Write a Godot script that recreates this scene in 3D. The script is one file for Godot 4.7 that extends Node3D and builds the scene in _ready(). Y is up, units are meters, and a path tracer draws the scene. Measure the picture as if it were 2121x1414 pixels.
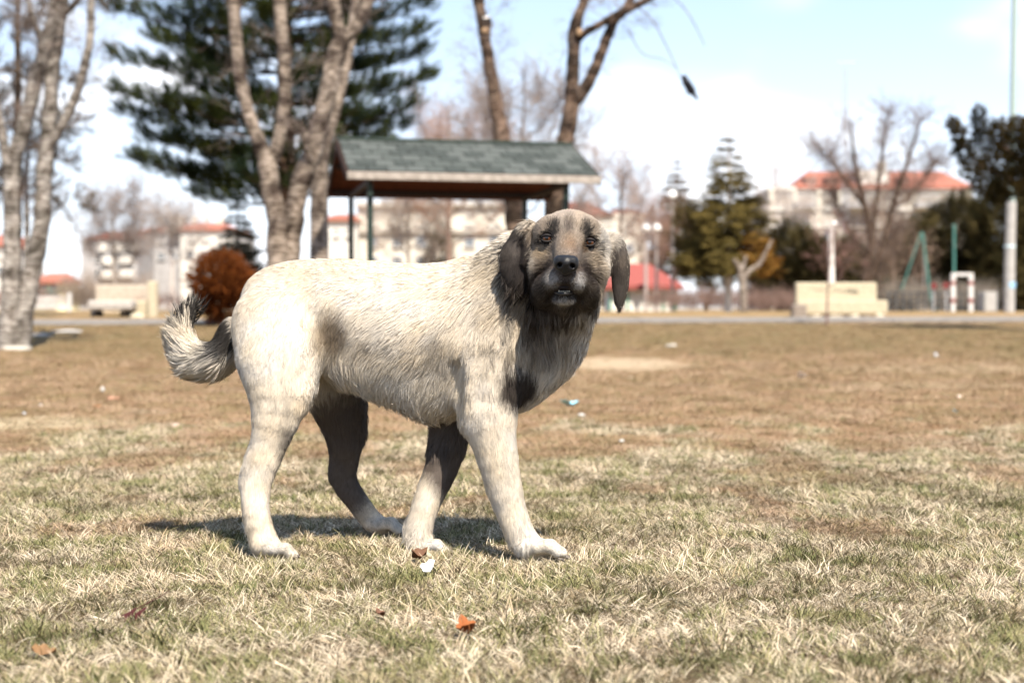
extends Node3D

# ---------------------------------------------------------------- mesh collecting
class M:
	var v := PackedVector3Array()
	var n := PackedVector3Array()
	var c := PackedColorArray()
	var uv := PackedVector2Array()
	var ix := PackedInt32Array()
	var col := Color(1, 1, 1)

	func vert(p: Vector3, nn: Vector3, t := Vector2.ZERO) -> int:
		v.append(p)
		n.append(nn)
		c.append(col)
		uv.append(t)
		return v.size() - 1

	func tri(a: int, b: int, d: int) -> void:
		# front faces run clockwise; flip when the winding disagrees with the normals
		var g := (v[b] - v[a]).cross(v[d] - v[a])
		if g.dot(n[a] + n[b] + n[d]) > 0.0:
			ix.append(a); ix.append(d); ix.append(b)
		else:
			ix.append(a); ix.append(b); ix.append(d)

	func quad(a: Vector3, b: Vector3, d: Vector3, e: Vector3, nn := Vector3.ZERO) -> void:
		if nn == Vector3.ZERO:
			nn = (b - a).cross(d - a).normalized()
		var i := vert(a, nn)
		vert(b, nn, Vector2(1, 0)); vert(d, nn, Vector2(1, 1)); vert(e, nn, Vector2(0, 1))
		tri(i, i + 1, i + 2); tri(i, i + 2, i + 3)

	func tri3(a: Vector3, b: Vector3, d: Vector3, nn := Vector3.ZERO) -> void:
		if nn == Vector3.ZERO:
			nn = (b - a).cross(d - a).normalized()
		var i := vert(a, nn)
		vert(b, nn); vert(d, nn)
		tri(i, i + 1, i + 2)

	func box(p: Vector3, s: Vector3, b := Basis()) -> void:
		var h := s * 0.5
		for ax in 3:
			for sg in [-1.0, 1.0]:
				var u := Vector3.ZERO; var w := Vector3.ZERO; var nn := Vector3.ZERO
				nn[ax] = sg
				u[(ax + 1) % 3] = h[(ax + 1) % 3]
				w[(ax + 2) % 3] = h[(ax + 2) % 3]
				var o: Vector3 = nn * h
				quad(p + b * (o - u - w), p + b * (o + u - w), p + b * (o + u + w), p + b * (o - u + w), (b * nn).normalized())

	# a box with chamfered edges
	func cbox(p: Vector3, s: Vector3, ch: float, b := Basis()) -> void:
		var h := s * 0.5
		var k := Vector3(maxf(h.x - ch, 0.0), maxf(h.y - ch, 0.0), maxf(h.z - ch, 0.0))
		for ax in 3:
			var i1 := (ax + 1) % 3
			var i2 := (ax + 2) % 3
			for sg in [-1.0, 1.0]:
				var o := Vector3.ZERO; o[ax] = sg * h[ax]
				var u := Vector3.ZERO; u[i1] = k[i1]
				var w := Vector3.ZERO; w[i2] = k[i2]
				quad(p + b * (o - u - w), p + b * (o + u - w), p + b * (o + u + w), p + b * (o - u + w), (b * o).normalized())
			for s1 in [-1.0, 1.0]:
				for s2 in [-1.0, 1.0]:
					var e := Vector3.ZERO; e[ax] = k[ax]
					var a1 := Vector3.ZERO; a1[i1] = s1 * h[i1]; a1[i2] = s2 * k[i2]
					var a2 := Vector3.ZERO; a2[i1] = s1 * k[i1]; a2[i2] = s2 * h[i2]
					var nn := Vector3.ZERO; nn[i1] = s1; nn[i2] = s2
					quad(p + b * (a1 - e), p + b * (a1 + e), p + b * (a2 + e), p + b * (a2 - e), (b * nn).normalized())
		for sx in [-1.0, 1.0]:
			for sy in [-1.0, 1.0]:
				for sz in [-1.0, 1.0]:
					tri3(p + b * Vector3(sx * h.x, sy * k.y, sz * k.z), p + b * Vector3(sx * k.x, sy * h.y, sz * k.z), p + b * Vector3(sx * k.x, sy * k.y, sz * h.z), (b * Vector3(sx, sy, sz)).normalized())

	# a tube through points; the last ring closes to a point
	func tube(pts: PackedVector3Array, rad: PackedFloat32Array, sides: int, cap := true, bump := 0.0, seed_ := 0) -> void:
		var m := pts.size()
		var rings := []
		var ref := Vector3(0.31, 0.2, 0.93).normalized()
		var t0 := (pts[1] - pts[0]).normalized()
		var u := t0.cross(ref)
		if u.length() < 0.1:
			u = t0.cross(Vector3.RIGHT)
		u = u.normalized()
		var along := 0.0
		for i in m:
			var t := (pts[mini(i + 1, m - 1)] - pts[maxi(i - 1, 0)]).normalized()
			u = (u - t * u.dot(t)).normalized()
			var w := t.cross(u)
			if i > 0:
				along += pts[i].distance_to(pts[i - 1])
			var first := v.size()
			for k in sides + 1:
				var an := TAU * (k % sides) / sides
				var d := u * cos(an) + w * sin(an)
				var rr := rad[i]
				if bump > 0.0:
					rr *= 1.0 + bump * sin(float(k % sides) * 2.7 + i * 1.9 + seed_) * cos(i * 3.1 + k * 1.3 + seed_ * 0.7)
				vert(pts[i] + d * rr, d, Vector2(float(k) / sides, along))
			rings.append(first)
		for i in m - 1:
			for k in sides:
				var a: int = rings[i] + k
				var b: int = rings[i + 1] + k
				tri(a, a + 1, b + 1)
				tri(a, b + 1, b)
		if cap:
			for e in [0, m - 1]:
				var nn := (pts[1] - pts[0]).normalized() * -1.0 if e == 0 else (pts[m - 1] - pts[m - 2]).normalized()
				if rad[e] < 0.0015:
					continue
				var cc := vert(pts[e], nn)
				var f0 := v.size()
				for k in sides:
					vert(v[rings[e] + k], nn)
				for k in sides:
					tri(cc, f0 + k, f0 + (k + 1) % sides)

	func seg(a: Vector3, b: Vector3, ra: float, rb: float, sides := 6) -> void:
		tube(PackedVector3Array([a, b]), PackedFloat32Array([ra, rb]), sides)

	func ball(p: Vector3, r: Vector3, nu := 12, nv := 8, b := Basis()) -> void:
		var f0 := v.size()
		for j in nv + 1:
			var th := PI * j / nv
			for i in nu + 1:
				var ph := TAU * (i % nu) / nu
				var d := Vector3(sin(th) * cos(ph), cos(th), sin(th) * sin(ph))
				vert(p + b * (d * r), (b * (d / r)).normalized(), Vector2(float(i) / nu, float(j) / nv))
		for j in nv:
			for i in nu:
				var a := f0 + j * (nu + 1) + i
				tri(a, a + 1, a + nu + 2)
				tri(a, a + nu + 2, a + nu + 1)

	func mesh() -> ArrayMesh:
		var arr := []
		arr.resize(Mesh.ARRAY_MAX)
		arr[Mesh.ARRAY_VERTEX] = v
		arr[Mesh.ARRAY_NORMAL] = n
		arr[Mesh.ARRAY_COLOR] = c
		arr[Mesh.ARRAY_TEX_UV] = uv
		arr[Mesh.ARRAY_INDEX] = ix
		var am := ArrayMesh.new()
		am.add_surface_from_arrays(Mesh.PRIMITIVE_TRIANGLES, arr)
		return am

# ---------------------------------------------------------------- a field meshed with surface nets
class Grid:
	var lo: Vector3
	var h: float
	var nx: int
	var ny: int
	var nz: int
	var f := PackedFloat32Array()

	func _init(a: Vector3, b: Vector3, hh: float) -> void:
		lo = a
		h = hh
		nx = int((b.x - a.x) / h) + 2
		ny = int((b.y - a.y) / h) + 2
		nz = int((b.z - a.z) / h) + 2
		f.resize(nx * ny * nz)
		f.fill(1.0)

	# tapered capsule joined by a smooth minimum; sc squeezes it along the axes; cut = smooth subtraction
	func cap(a: Vector3, b: Vector3, ra: float, rb: float, k: float, sc := Vector3.ONE, cut := false) -> void:
		var mr := maxf(ra, rb) + k + h * 2.5
		var ms := minf(sc.x, minf(sc.y, sc.z))
		var l := a.min(b) - sc * mr / 1.0 - Vector3.ONE * (k + h * 2.5)
		var u := a.max(b) + sc * mr / 1.0 + Vector3.ONE * (k + h * 2.5)
		var x0 := maxi(0, int((l.x - lo.x) / h)); var x1 := mini(nx - 1, int((u.x - lo.x) / h) + 1)
		var y0 := maxi(0, int((l.y - lo.y) / h)); var y1 := mini(ny - 1, int((u.y - lo.y) / h) + 1)
		var z0 := maxi(0, int((l.z - lo.z) / h)); var z1 := mini(nz - 1, int((u.z - lo.z) / h) + 1)
		var inv := Vector3.ONE / sc
		var aa := a * inv
		var ba := b * inv - aa
		var bl := maxf(ba.length_squared(), 1e-9)
		for z in range(z0, z1 + 1):
			for y in range(y0, y1 + 1):
				var at := (z * ny + y) * nx
				for x in range(x0, x1 + 1):
					var q := Vector3(lo.x + x * h, lo.y + y * h, lo.z + z * h) * inv - aa
					var t := clampf(q.dot(ba) / bl, 0.0, 1.0)
					var d := ((q - ba * t).length() - lerpf(ra, rb, t)) * ms
					var o := f[at + x]
					if cut:
						d = -d
						var e := maxf(k - absf(o - d), 0.0)
						f[at + x] = maxf(o, d) + e * e * 0.25 / k
					else:
						var e := maxf(k - absf(o - d), 0.0)
						f[at + x] = minf(o, d) - e * e * 0.25 / k

	# a chain of tapered capsules taken as one shape, so that its joints do not swell
	func path(pts: PackedVector3Array, rad: PackedFloat32Array, k: float, sc := Vector3.ONE) -> void:
		var mr := 0.0
		var l := pts[0]
		var u := pts[0]
		for i in pts.size():
			mr = maxf(mr, rad[i])
			l = l.min(pts[i])
			u = u.max(pts[i])
		var pad := sc * (mr + k + h * 2.5) + Vector3.ONE * (k + h * 2.5)
		l -= pad
		u += pad
		var ms := minf(sc.x, minf(sc.y, sc.z))
		var x0 := maxi(0, int((l.x - lo.x) / h)); var x1 := mini(nx - 1, int((u.x - lo.x) / h) + 1)
		var y0 := maxi(0, int((l.y - lo.y) / h)); var y1 := mini(ny - 1, int((u.y - lo.y) / h) + 1)
		var z0 := maxi(0, int((l.z - lo.z) / h)); var z1 := mini(nz - 1, int((u.z - lo.z) / h) + 1)
		var inv := Vector3.ONE / sc
		var n := pts.size() - 1
		var aa := PackedVector3Array()
		var bb := PackedVector3Array()
		var bl := PackedFloat32Array()
		for i in n:
			aa.append(pts[i] * inv)
			bb.append((pts[i + 1] - pts[i]) * inv)
			bl.append(maxf(bb[i].length_squared(), 1e-9))
		for z in range(z0, z1 + 1):
			for y in range(y0, y1 + 1):
				var at_ := (z * ny + y) * nx
				for x in range(x0, x1 + 1):
					var p := Vector3(lo.x + x * h, lo.y + y * h, lo.z + z * h) * inv
					var d := 9.0
					for i in n:
						var q := p - aa[i]
						var t := clampf(q.dot(bb[i]) / bl[i], 0.0, 1.0)
						var di := (q - bb[i] * t).length() - lerpf(rad[i], rad[i + 1], t)
						var e0 := maxf(0.005 - absf(d - di), 0.0)
						d = minf(d, di) - e0 * e0 * 50.0
					d *= ms
					var o := f[at_ + x]
					var e := maxf(k - absf(o - d), 0.0)
					f[at_ + x] = minf(o, d) - e * e * 0.25 / k

	func at(p: Vector3) -> float:
		var q := (p - lo) / h
		var x := int(q.x); var y := int(q.y); var z := int(q.z)
		if x < 0 or y < 0 or z < 0 or x >= nx - 1 or y >= ny - 1 or z >= nz - 1:
			return 1.0
		var fx := q.x - x; var fy := q.y - y; var fz := q.z - z
		var i := (z * ny + y) * nx + x
		var j := i + nx * ny
		var a := lerpf(lerpf(f[i], f[i + 1], fx), lerpf(f[i + nx], f[i + nx + 1], fx), fy)
		var b := lerpf(lerpf(f[j], f[j + 1], fx), lerpf(f[j + nx], f[j + nx + 1], fx), fy)
		return lerpf(a, b, fz)

	func grad(p: Vector3) -> Vector3:
		var e := h * 0.7
		return Vector3(at(p + Vector3(e, 0, 0)) - at(p - Vector3(e, 0, 0)), at(p + Vector3(0, e, 0)) - at(p - Vector3(0, e, 0)), at(p + Vector3(0, 0, e)) - at(p - Vector3(0, 0, e))).normalized()

	# first point on the surface along a ray
	func hit(o: Vector3, d: Vector3, from: float, to: float) -> Vector3:
		var t := from
		while t < to:
			if at(o + d * t) < 0.0:
				return o + d * t
			t += h * 0.25
		return o + d * to

	func net(m: M) -> void:
		var id := PackedInt32Array()
		id.resize(f.size())
		id.fill(-1)
		var lim := h * 1.9
		var sx := 1; var sy := nx; var sz := nx * ny
		for z in nz - 1:
			for y in ny - 1:
				var row := (z * ny + y) * nx
				for x in nx - 1:
					var i := row + x
					if absf(f[i]) > lim:
						continue
					var c0 := f[i]; var c1 := f[i + 1]; var c2 := f[i + sy]; var c3 := f[i + sy + 1]
					var c4 := f[i + sz]; var c5 := f[i + sz + 1]; var c6 := f[i + sz + sy]; var c7 := f[i + sz + sy + 1]
					var neg := int(c0 < 0) + int(c1 < 0) + int(c2 < 0) + int(c3 < 0) + int(c4 < 0) + int(c5 < 0) + int(c6 < 0) + int(c7 < 0)
					if neg == 0 or neg == 8:
						continue
					var s := Vector3.ZERO
					var k := 0
					if (c0 < 0) != (c1 < 0): s += Vector3(c0 / (c0 - c1), 0, 0); k += 1
					if (c2 < 0) != (c3 < 0): s += Vector3(c2 / (c2 - c3), 1, 0); k += 1
					if (c4 < 0) != (c5 < 0): s += Vector3(c4 / (c4 - c5), 0, 1); k += 1
					if (c6 < 0) != (c7 < 0): s += Vector3(c6 / (c6 - c7), 1, 1); k += 1
					if (c0 < 0) != (c2 < 0): s += Vector3(0, c0 / (c0 - c2), 0); k += 1
					if (c1 < 0) != (c3 < 0): s += Vector3(1, c1 / (c1 - c3), 0); k += 1
					if (c4 < 0) != (c6 < 0): s += Vector3(0, c4 / (c4 - c6), 1); k += 1
					if (c5 < 0) != (c7 < 0): s += Vector3(1, c5 / (c5 - c7), 1); k += 1
					if (c0 < 0) != (c4 < 0): s += Vector3(0, 0, c0 / (c0 - c4)); k += 1
					if (c1 < 0) != (c5 < 0): s += Vector3(1, 0, c1 / (c1 - c5)); k += 1
					if (c2 < 0) != (c6 < 0): s += Vector3(0, 1, c2 / (c2 - c6)); k += 1
					if (c3 < 0) != (c7 < 0): s += Vector3(1, 1, c3 / (c3 - c7)); k += 1
					var p := lo + (Vector3(x, y, z) + s / k) * h
					id[i] = m.vert(p, grad(p))
		for z in range(1, nz - 1):
			for y in range(1, ny - 1):
				var row := (z * ny + y) * nx
				for x in range(1, nx - 1):
					var i := row + x
					if id[i] < 0 and absf(f[i]) > lim:
						continue
					var a := f[i] < 0
					if a != (f[i + 1] < 0):
						face(m, id[i], id[i - sy], id[i - sy - sz], id[i - sz])
					if a != (f[i + sy] < 0):
						face(m, id[i], id[i - sz], id[i - sz - 1], id[i - 1])
					if a != (f[i + sz] < 0):
						face(m, id[i], id[i - 1], id[i - 1 - sy], id[i - sy])

	func face(m: M, a: int, b: int, d: int, e: int) -> void:
		if a < 0 or b < 0 or d < 0 or e < 0:
			return
		m.tri(a, b, d)
		m.tri(a, d, e)

# ---------------------------------------------------------------- nodes, tags, materials
var used := {}
var cam: Camera3D
var mats := {}
var rng := RandomNumberGenerator.new()
var noise := FastNoiseLite.new()

func numbered(called: String) -> String:
	var k: int = used.get(called, -1) + 1
	used[called] = k
	return called if k == 0 else "%s_%03d" % [called, k]

func tag(o: Node, label: String, category: String, group := "") -> Node:
	o.set_meta("label", label)
	o.set_meta("category", category)
	if group:
		o.set_meta("group", group)
	return o

func thing(called: String, label: String, category: String, at := Vector3.ZERO, turn := 0.0, group := "") -> Node3D:
	var o := Node3D.new()
	o.name = numbered(called)
	add_child(o)
	o.position = at
	o.rotation.y = turn
	tag(o, label, category, group)
	return o

func part(called: String, m, mat: Material, parent: Node) -> MeshInstance3D:
	var o := MeshInstance3D.new()
	o.mesh = m.mesh() if m is M else m
	o.material_override = null
	for i in o.mesh.get_surface_count():
		o.set_surface_override_material(i, mat)
	var names := 0
	for ch in parent.get_children():
		if ch.has_meta("stem") and ch.get_meta("stem") == called:
			names += 1
	o.set_meta("stem", called)
	o.name = called if names == 0 else "%s_%03d" % [called, names]
	parent.add_child(o, true)
	return o

func struct(called: String, m, mat: Material) -> MeshInstance3D:
	var o := MeshInstance3D.new()
	o.mesh = m.mesh() if m is M else m
	o.set_surface_override_material(0, mat)
	o.name = numbered(called)
	o.set_meta("kind", "structure")
	add_child(o)
	return o

func single(called: String, m, mat: Material, label: String, category: String, at := Vector3.ZERO, group := "") -> MeshInstance3D:
	var o := MeshInstance3D.new()
	o.mesh = m.mesh() if m is M else m
	o.set_surface_override_material(0, mat)
	o.name = numbered(called)
	o.position = at
	add_child(o)
	tag(o, label, category, group)
	return o

# many small copies of one mesh: rows of 12 transform numbers and a colour
func many(called: String, mesh: Mesh, mat: Material, buf: PackedFloat32Array, parent: Node) -> MultiMeshInstance3D:
	var mm := MultiMesh.new()
	mm.transform_format = MultiMesh.TRANSFORM_3D
	mm.use_colors = true
	mm.mesh = mesh
	mm.instance_count = buf.size() / 16
	mm.buffer = buf
	var o := MultiMeshInstance3D.new()
	o.multimesh = mm
	o.material_override = mat
	var names := 0
	for ch in parent.get_children():
		if ch.has_meta("stem") and ch.get_meta("stem") == called:
			names += 1
	o.set_meta("stem", called)
	o.name = called if names == 0 else "%s_%03d" % [called, names]
	o.set_meta("kind", "stuff")
	parent.add_child(o, true)
	return o

func push(buf: PackedFloat32Array, b: Basis, p: Vector3, c: Color) -> void:
	buf.append(b.x.x); buf.append(b.y.x); buf.append(b.z.x); buf.append(p.x)
	buf.append(b.x.y); buf.append(b.y.y); buf.append(b.z.y); buf.append(p.y)
	buf.append(b.x.z); buf.append(b.y.z); buf.append(b.z.z); buf.append(p.z)
	buf.append(c.r); buf.append(c.g); buf.append(c.b); buf.append(1.0)

func lin(r: float, g: float, b: float) -> Color:
	return Color(r, g, b).linear_to_srgb()

func plain(c: Color, rough := 0.85, vc := false) -> StandardMaterial3D:
	var m := StandardMaterial3D.new()
	m.albedo_color = c
	m.roughness = rough
	m.vertex_color_use_as_albedo = vc
	m.metallic_specular = 0.3
	return m

func noise_tex(size: int, freq: float, a: Color, b: Color, seed_: int, oct := 4, mid = null) -> NoiseTexture2D:
	var n := FastNoiseLite.new()
	n.seed = seed_
	n.frequency = freq
	n.fractal_octaves = oct
	var t := NoiseTexture2D.new()
	t.width = size
	t.height = size
	t.seamless = true
	t.noise = n
	var g := Gradient.new()
	g.set_color(0, a)
	g.set_color(1, b)
	if mid != null:
		g.add_point(0.5, mid)
	t.color_ramp = g
	return t

# a surface with grain: noise colour and relief, laid on all sides in the object's own space
func rough_mat(a: Color, b: Color, freq: float, scale: float, rough := 0.9, relief := 0.0, seed_ := 1, vc := false) -> StandardMaterial3D:
	var m := plain(Color.WHITE, rough, vc)
	m.albedo_texture = noise_tex(256, freq, a, b, seed_)
	m.uv1_triplanar = true
	m.uv1_scale = Vector3.ONE * scale
	if relief > 0.0:
		m.heightmap_enabled = true
		m.heightmap_scale = relief
		m.heightmap_texture = m.albedo_texture
	return m

# ---------------------------------------------------------------- the camera's measure: where a point of the picture lies at a given distance
const F := 2946.0
const EYE := 0.62
const TILT := 1.303
const GROUND_TOP := 0.55
var cam_basis := Basis(Vector3.RIGHT, deg_to_rad(-TILT))

func at_px(px: float, py: float, d: float) -> Vector3:
	return Vector3(0, EYE, 0) + cam_basis * Vector3((px - 1060.5) / F * d, -(py - 707.0) / F * d, -d)

func gy(x: float, z: float) -> float:
	var d := -z
	return smoothstep(12.0, 33.0, d) * GROUND_TOP + noise.get_noise_2d(x * 14.0, z * 14.0) * 0.012 * smoothstep(4.2, 7.0, absf(d))

# a point on the ground below column px at distance d
func on_ground(px: float, d: float) -> Vector3:
	var p := at_px(px, 707.0, d)
	return Vector3(p.x, gy(p.x, p.z), p.z)

func _ready() -> void:
	rng.seed = 7
	noise.seed = 11
	noise.frequency = 0.05
	setup_view()
	build_all()

func setup_view() -> void:
	cam = Camera3D.new()
	cam.name = "camera"
	cam.position = Vector3(0, EYE, 0)
	cam.rotation_degrees = Vector3(-TILT, 0, 0)
	cam.fov = rad_to_deg(2.0 * atan(707.0 / F))
	cam.near = 0.05
	cam.far = 1200.0
	var ca := CameraAttributesPhysical.new()
	ca.frustum_focal_length = 50.0
	ca.frustum_focus_distance = 3.42
	ca.exposure_aperture = 3.0
	ca.exposure_multiplier = 1.0
	ca.frustum_far = 1200.0
	cam.attributes = ca
	add_child(cam)
	cam.fov = rad_to_deg(2.0 * atan(707.0 / F))
	cam.current = true

	var sun := DirectionalLight3D.new()
	sun.name = "sun"
	var to_sun := Vector3(0.22, 0.81, 0.56).normalized()
	sun.light_energy = 1.38
	sun.light_color = Color(1.0, 0.955, 0.885)
	sun.light_angular_distance = 0.5
	sun.shadow_enabled = true
	add_child(sun)
	sun.look_at_from_position(to_sun * 50.0, Vector3.ZERO)

	var env := Environment.new()
	env.background_mode = Environment.BG_SKY
	env.tonemap_mode = Environment.TONE_MAPPER_LINEAR
	env.tonemap_exposure = 2.65
	env.sdfgi_enabled = true
	env.ssao_enabled = true
	env.ssil_enabled = true
	var sky := Sky.new()
	var sm := PanoramaSkyMaterial.new()
	sm.panorama = sky_picture()
	sky.sky_material = sm
	env.sky = sky
	var we := WorldEnvironment.new()
	we.name = "world_environment"
	we.environment = env
	add_child(we)

# air and thin clouds only: blue overhead, pale towards the horizon
func sky_picture() -> ImageTexture:
	var w := 1024
	var hh := 512
	var im := Image.create(w, hh, false, Image.FORMAT_RGBF)
	var cn := FastNoiseLite.new()
	cn.seed = 5
	cn.frequency = 2.6
	cn.fractal_octaves = 5
	var c2 := FastNoiseLite.new()
	c2.seed = 9
	c2.frequency = 9.0
	c2.fractal_octaves = 4
	for y in hh:
		var el := PI * 0.5 - PI * (y + 0.5) / hh
		for x in w:
			if el < 0.0:
				im.set_pixel(x, y, Color(0.34, 0.29, 0.22))
				continue
			var az := TAU * (x + 0.5) / w
			var s := sin(el)
			var p := Vector3(cos(el) * cos(az), s * 2.6, cos(el) * sin(az))
			var t := pow(1.0 - s, 5.0)
			var base := Color(0.20, 0.35, 0.62).lerp(Color(0.76, 0.87, 0.945), t)
			base = base.lerp(Color(0.86, 0.91, 0.97), pow(1.0 - s, 17.0))
			var q := cn.get_noise_3dv(p) * 0.8 + c2.get_noise_3dv(p) * 0.3
			var cl := smoothstep(-0.06, 0.42, q) * 0.8
			base = base.lerp(Color(0.93, 0.94, 0.97), cl)
			im.set_pixel(x, y, Color(base.r * 0.73, base.g * 0.715, base.b * 0.70))
	return ImageTexture.create_from_image(im)

# ---------------------------------------------------------------- ground and grass
var patch := FastNoiseLite.new()

# [x, distance, half width, half depth, colour, strength]
var spots := [[1.15, 15.3, 0.85, 1.5, Color(0.60, 0.50, 0.385), 0.95], [4.5, 14.2, 1.6, 0.9, Color(0.56, 0.46, 0.33), 0.6], [-2.6, 7.7, 0.6, 0.55, Color(0.62, 0.55, 0.40), 0.8], [3.3, 11.5, 1.0, 0.5, Color(0.54, 0.44, 0.32), 0.5], [2.9, 18.0, 1.4, 0.5, Color(0.24, 0.17, 0.10), 0.5]]

func spot(q: Array, x: float, d: float) -> float:
	return sqrt(pow((x - q[0]) / q[2], 2.0) + pow((d - q[1]) / q[3], 2.0))

# 0 in the long pale turf, 1 on the short brown turf beyond; the edge is ragged
func far_turf(x: float, z: float) -> float:
	return smoothstep(4.4, 7.4, -z + patch.get_noise_2d(x * 70.0 + 40.0, z * 40.0) * 4.5)

func ground_color(x: float, z: float) -> Color:
	var d := -z
	var a := patch.get_noise_2d(x * 60.0, z * 60.0)
	var b := patch.get_noise_2d(x * 190.0 + 300.0, z * 190.0)
	var e := patch.get_noise_2d(x * 26.0 + 900.0, z * 26.0)
	var straw := Color(0.52, 0.43, 0.32)
	var pale := Color(0.64, 0.56, 0.45)
	var brown := Color(0.315, 0.165, 0.082)
	var green := Color(0.15, 0.155, 0.055)
	var c := straw
	var far := far_turf(x, z)
	c = c.lerp(brown.lerp(straw, 0.25), far * 0.92)
	c = c.lerp(pale, clampf(a * 1.7 + b * 0.6, 0.0, 1.0) * (0.75 - 0.42 * far))
	# the ground turns olive again before the path, and paler on the open side
	var olive := smoothstep(15.0, 19.0, d + e * 3.0) * (1.0 - smoothstep(24.0, 26.0, d))
	c = c.lerp(Color(0.20, 0.165, 0.075), olive * clampf(0.55 + a * 1.2, 0.0, 1.0))
	c = c.lerp(Color(0.44, 0.325, 0.18), smoothstep(26.0, 27.5, d) * 0.7)
	# green where the turf lives
	var g := clampf(-a * 1.5 + b * 0.9 + 0.12, 0.0, 1.0) * (1.0 - 0.5 * far)
	g = maxf(g, smoothstep(0.15, 0.5, e + b * 0.5) * 0.55 * (1.0 - far))
	c = c.lerp(green, clampf(g, 0.0, 0.8))
	# worn sandy spots and a tuft of long pale grass
	for q in spots:
		c = c.lerp(q[4], q[5] * (1.0 - smoothstep(0.45, 1.1, spot(q, x, d) + b * 0.5)))
	return c

func build_ground() -> void:
	patch.seed = 31
	patch.frequency = 0.02
	patch.fractal_octaves = 4
	var rows := [-40.0, -16.0, -7.0, -3.0, -1.0, 0.4, 1.2]
	var d := 1.6
	while d < 700.0:
		rows.append(d)
		d += 0.05 if d < 5.0 else d * 0.012 if d < 40.0 else d * 0.06
	var m := M.new()
	var nc := 150
	for r in rows.size():
		d = rows[r]
		var half := maxf(9.0, absf(d) * 0.55 + 8.0) if d < 60.0 else absf(d) * 1.6 - 20.0
		for i in nc + 1:
			var u := 2.0 * i / nc - 1.0
			var x := half * u * (0.45 + 0.55 * absf(u))
			var c := ground_color(x, -d)
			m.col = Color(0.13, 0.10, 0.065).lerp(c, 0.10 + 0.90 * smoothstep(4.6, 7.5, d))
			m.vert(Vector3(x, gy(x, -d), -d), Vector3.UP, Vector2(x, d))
	for r in rows.size() - 1:
		for i in nc:
			var a := r * (nc + 1) + i
			m.tri(a, a + 1, a + nc + 2)
			m.tri(a, a + nc + 2, a + nc + 1)
	# true normals from the heights
	for i in m.v.size():
		var p := m.v[i]
		var e := 0.05 + absf(p.z) * 0.01
		m.n[i] = Vector3(gy(p.x - e, p.z) - gy(p.x + e, p.z), 2.0 * e, gy(p.x, p.z - e) - gy(p.x, p.z + e)).normalized()
	var gm := plain(Color.WHITE, 1.0, true)
	gm.albedo_texture = noise_tex(1024, 0.045, Color(0.62, 0.57, 0.50), Color(1.0, 0.99, 0.96), 4, 5, Color(0.88, 0.85, 0.80))
	gm.uv1_triplanar = true
	gm.uv1_world_triplanar = true
	gm.uv1_scale = Vector3.ONE * 0.8
	gm.heightmap_enabled = true
	gm.heightmap_scale = 1.6
	gm.heightmap_texture = noise_tex(1024, 0.09, Color.BLACK, Color.WHITE, 14, 5)
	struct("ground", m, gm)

	# the path: pale concrete slabs laid across behind the lawn
	m = M.new()
	var pm := rough_mat(Color(0.38, 0.365, 0.35), Color(0.52, 0.50, 0.48), 0.03, 0.5, 0.95, 0.2, 6)
	var path := Node3D.new()
	path.name = "path"
	path.set_meta("kind", "structure")
	add_child(path)
	var slab := M.new()
	slab.cbox(Vector3.ZERO, Vector3(1.488, 0.09, 1.5), 0.012)
	var sm := slab.mesh()
	for i in range(-8, 9):
		var x := i * 1.5
		var z := -25.6 - x * 0.075
		var o := part("slab", sm, pm, path)
		var slope := (gy(x, z - 1.0) - gy(x, z + 1.0)) / 2.0
		o.position = Vector3(x, gy(x, z) - 0.005, z)
		o.rotation = Vector3(atan(slope), 0.075, 0.0)

# a tuft of blades; flat = 1 lies down, 0 stands
func tuft_mesh(seed_: int, blades: int, flat: float, wide: float, fan: float) -> ArrayMesh:
	var r := RandomNumberGenerator.new()
	r.seed = seed_
	var m := M.new()
	for i in blades:
		var az := r.randf_range(-1, 1) * PI * fan
		var el := clampf(lerpf(r.randf_range(0.9, 1.45), r.randf_range(0.05, 0.75), flat), 0.05, 1.5)
		var ln := r.randf_range(0.5, 1.1)
		var o := Vector3(r.randf_range(-0.4, 0.4), 0.0, r.randf_range(-0.4, 0.4))
		var dir := Vector3(sin(az) * cos(el), sin(el), cos(az) * cos(el))
		var droop := r.randf_range(0.1, 0.5)
		var side := dir.cross(Vector3.UP).normalized().rotated(dir, r.randf_range(-1.2, 1.2)) * wide * r.randf_range(0.7, 1.3)
		var bend := Vector3(r.randf_range(-0.3, 0.3), 0, r.randf_range(-0.3, 0.3))
		var tone := r.randf_range(0.36, 1.15)
		var fn := side.cross(dir).normalized()
		if fn.y < 0.0:
			fn = -fn
		var nn := (fn + Vector3.UP * 0.7).normalized()
		var prev := -1
		for k in 4:
			var t := k / 3.0
			var p := o + dir * ln * t + bend * t * t * ln - Vector3.UP * droop * t * t * ln * cos(el)
			p.y = maxf(p.y, 0.01 + 0.05 * t)
			var c := tone * lerpf(0.8, 1.05, t)  # slight shading painted in: blades darker at the foot
			m.col = Color(c, c, c * 0.98)
			if k < 3:
				var w := 1.0 - t * 0.45
				var q := m.vert(p - side * w, nn)
				m.vert(p + side * w, nn)
				if prev >= 0:
					m.tri(prev, prev + 1, q)
					m.tri(prev + 1, q + 1, q)
				prev = q
			else:
				var q := m.vert(p, nn)
				m.tri(prev, prev + 1, q)
	return m.mesh()

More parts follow.
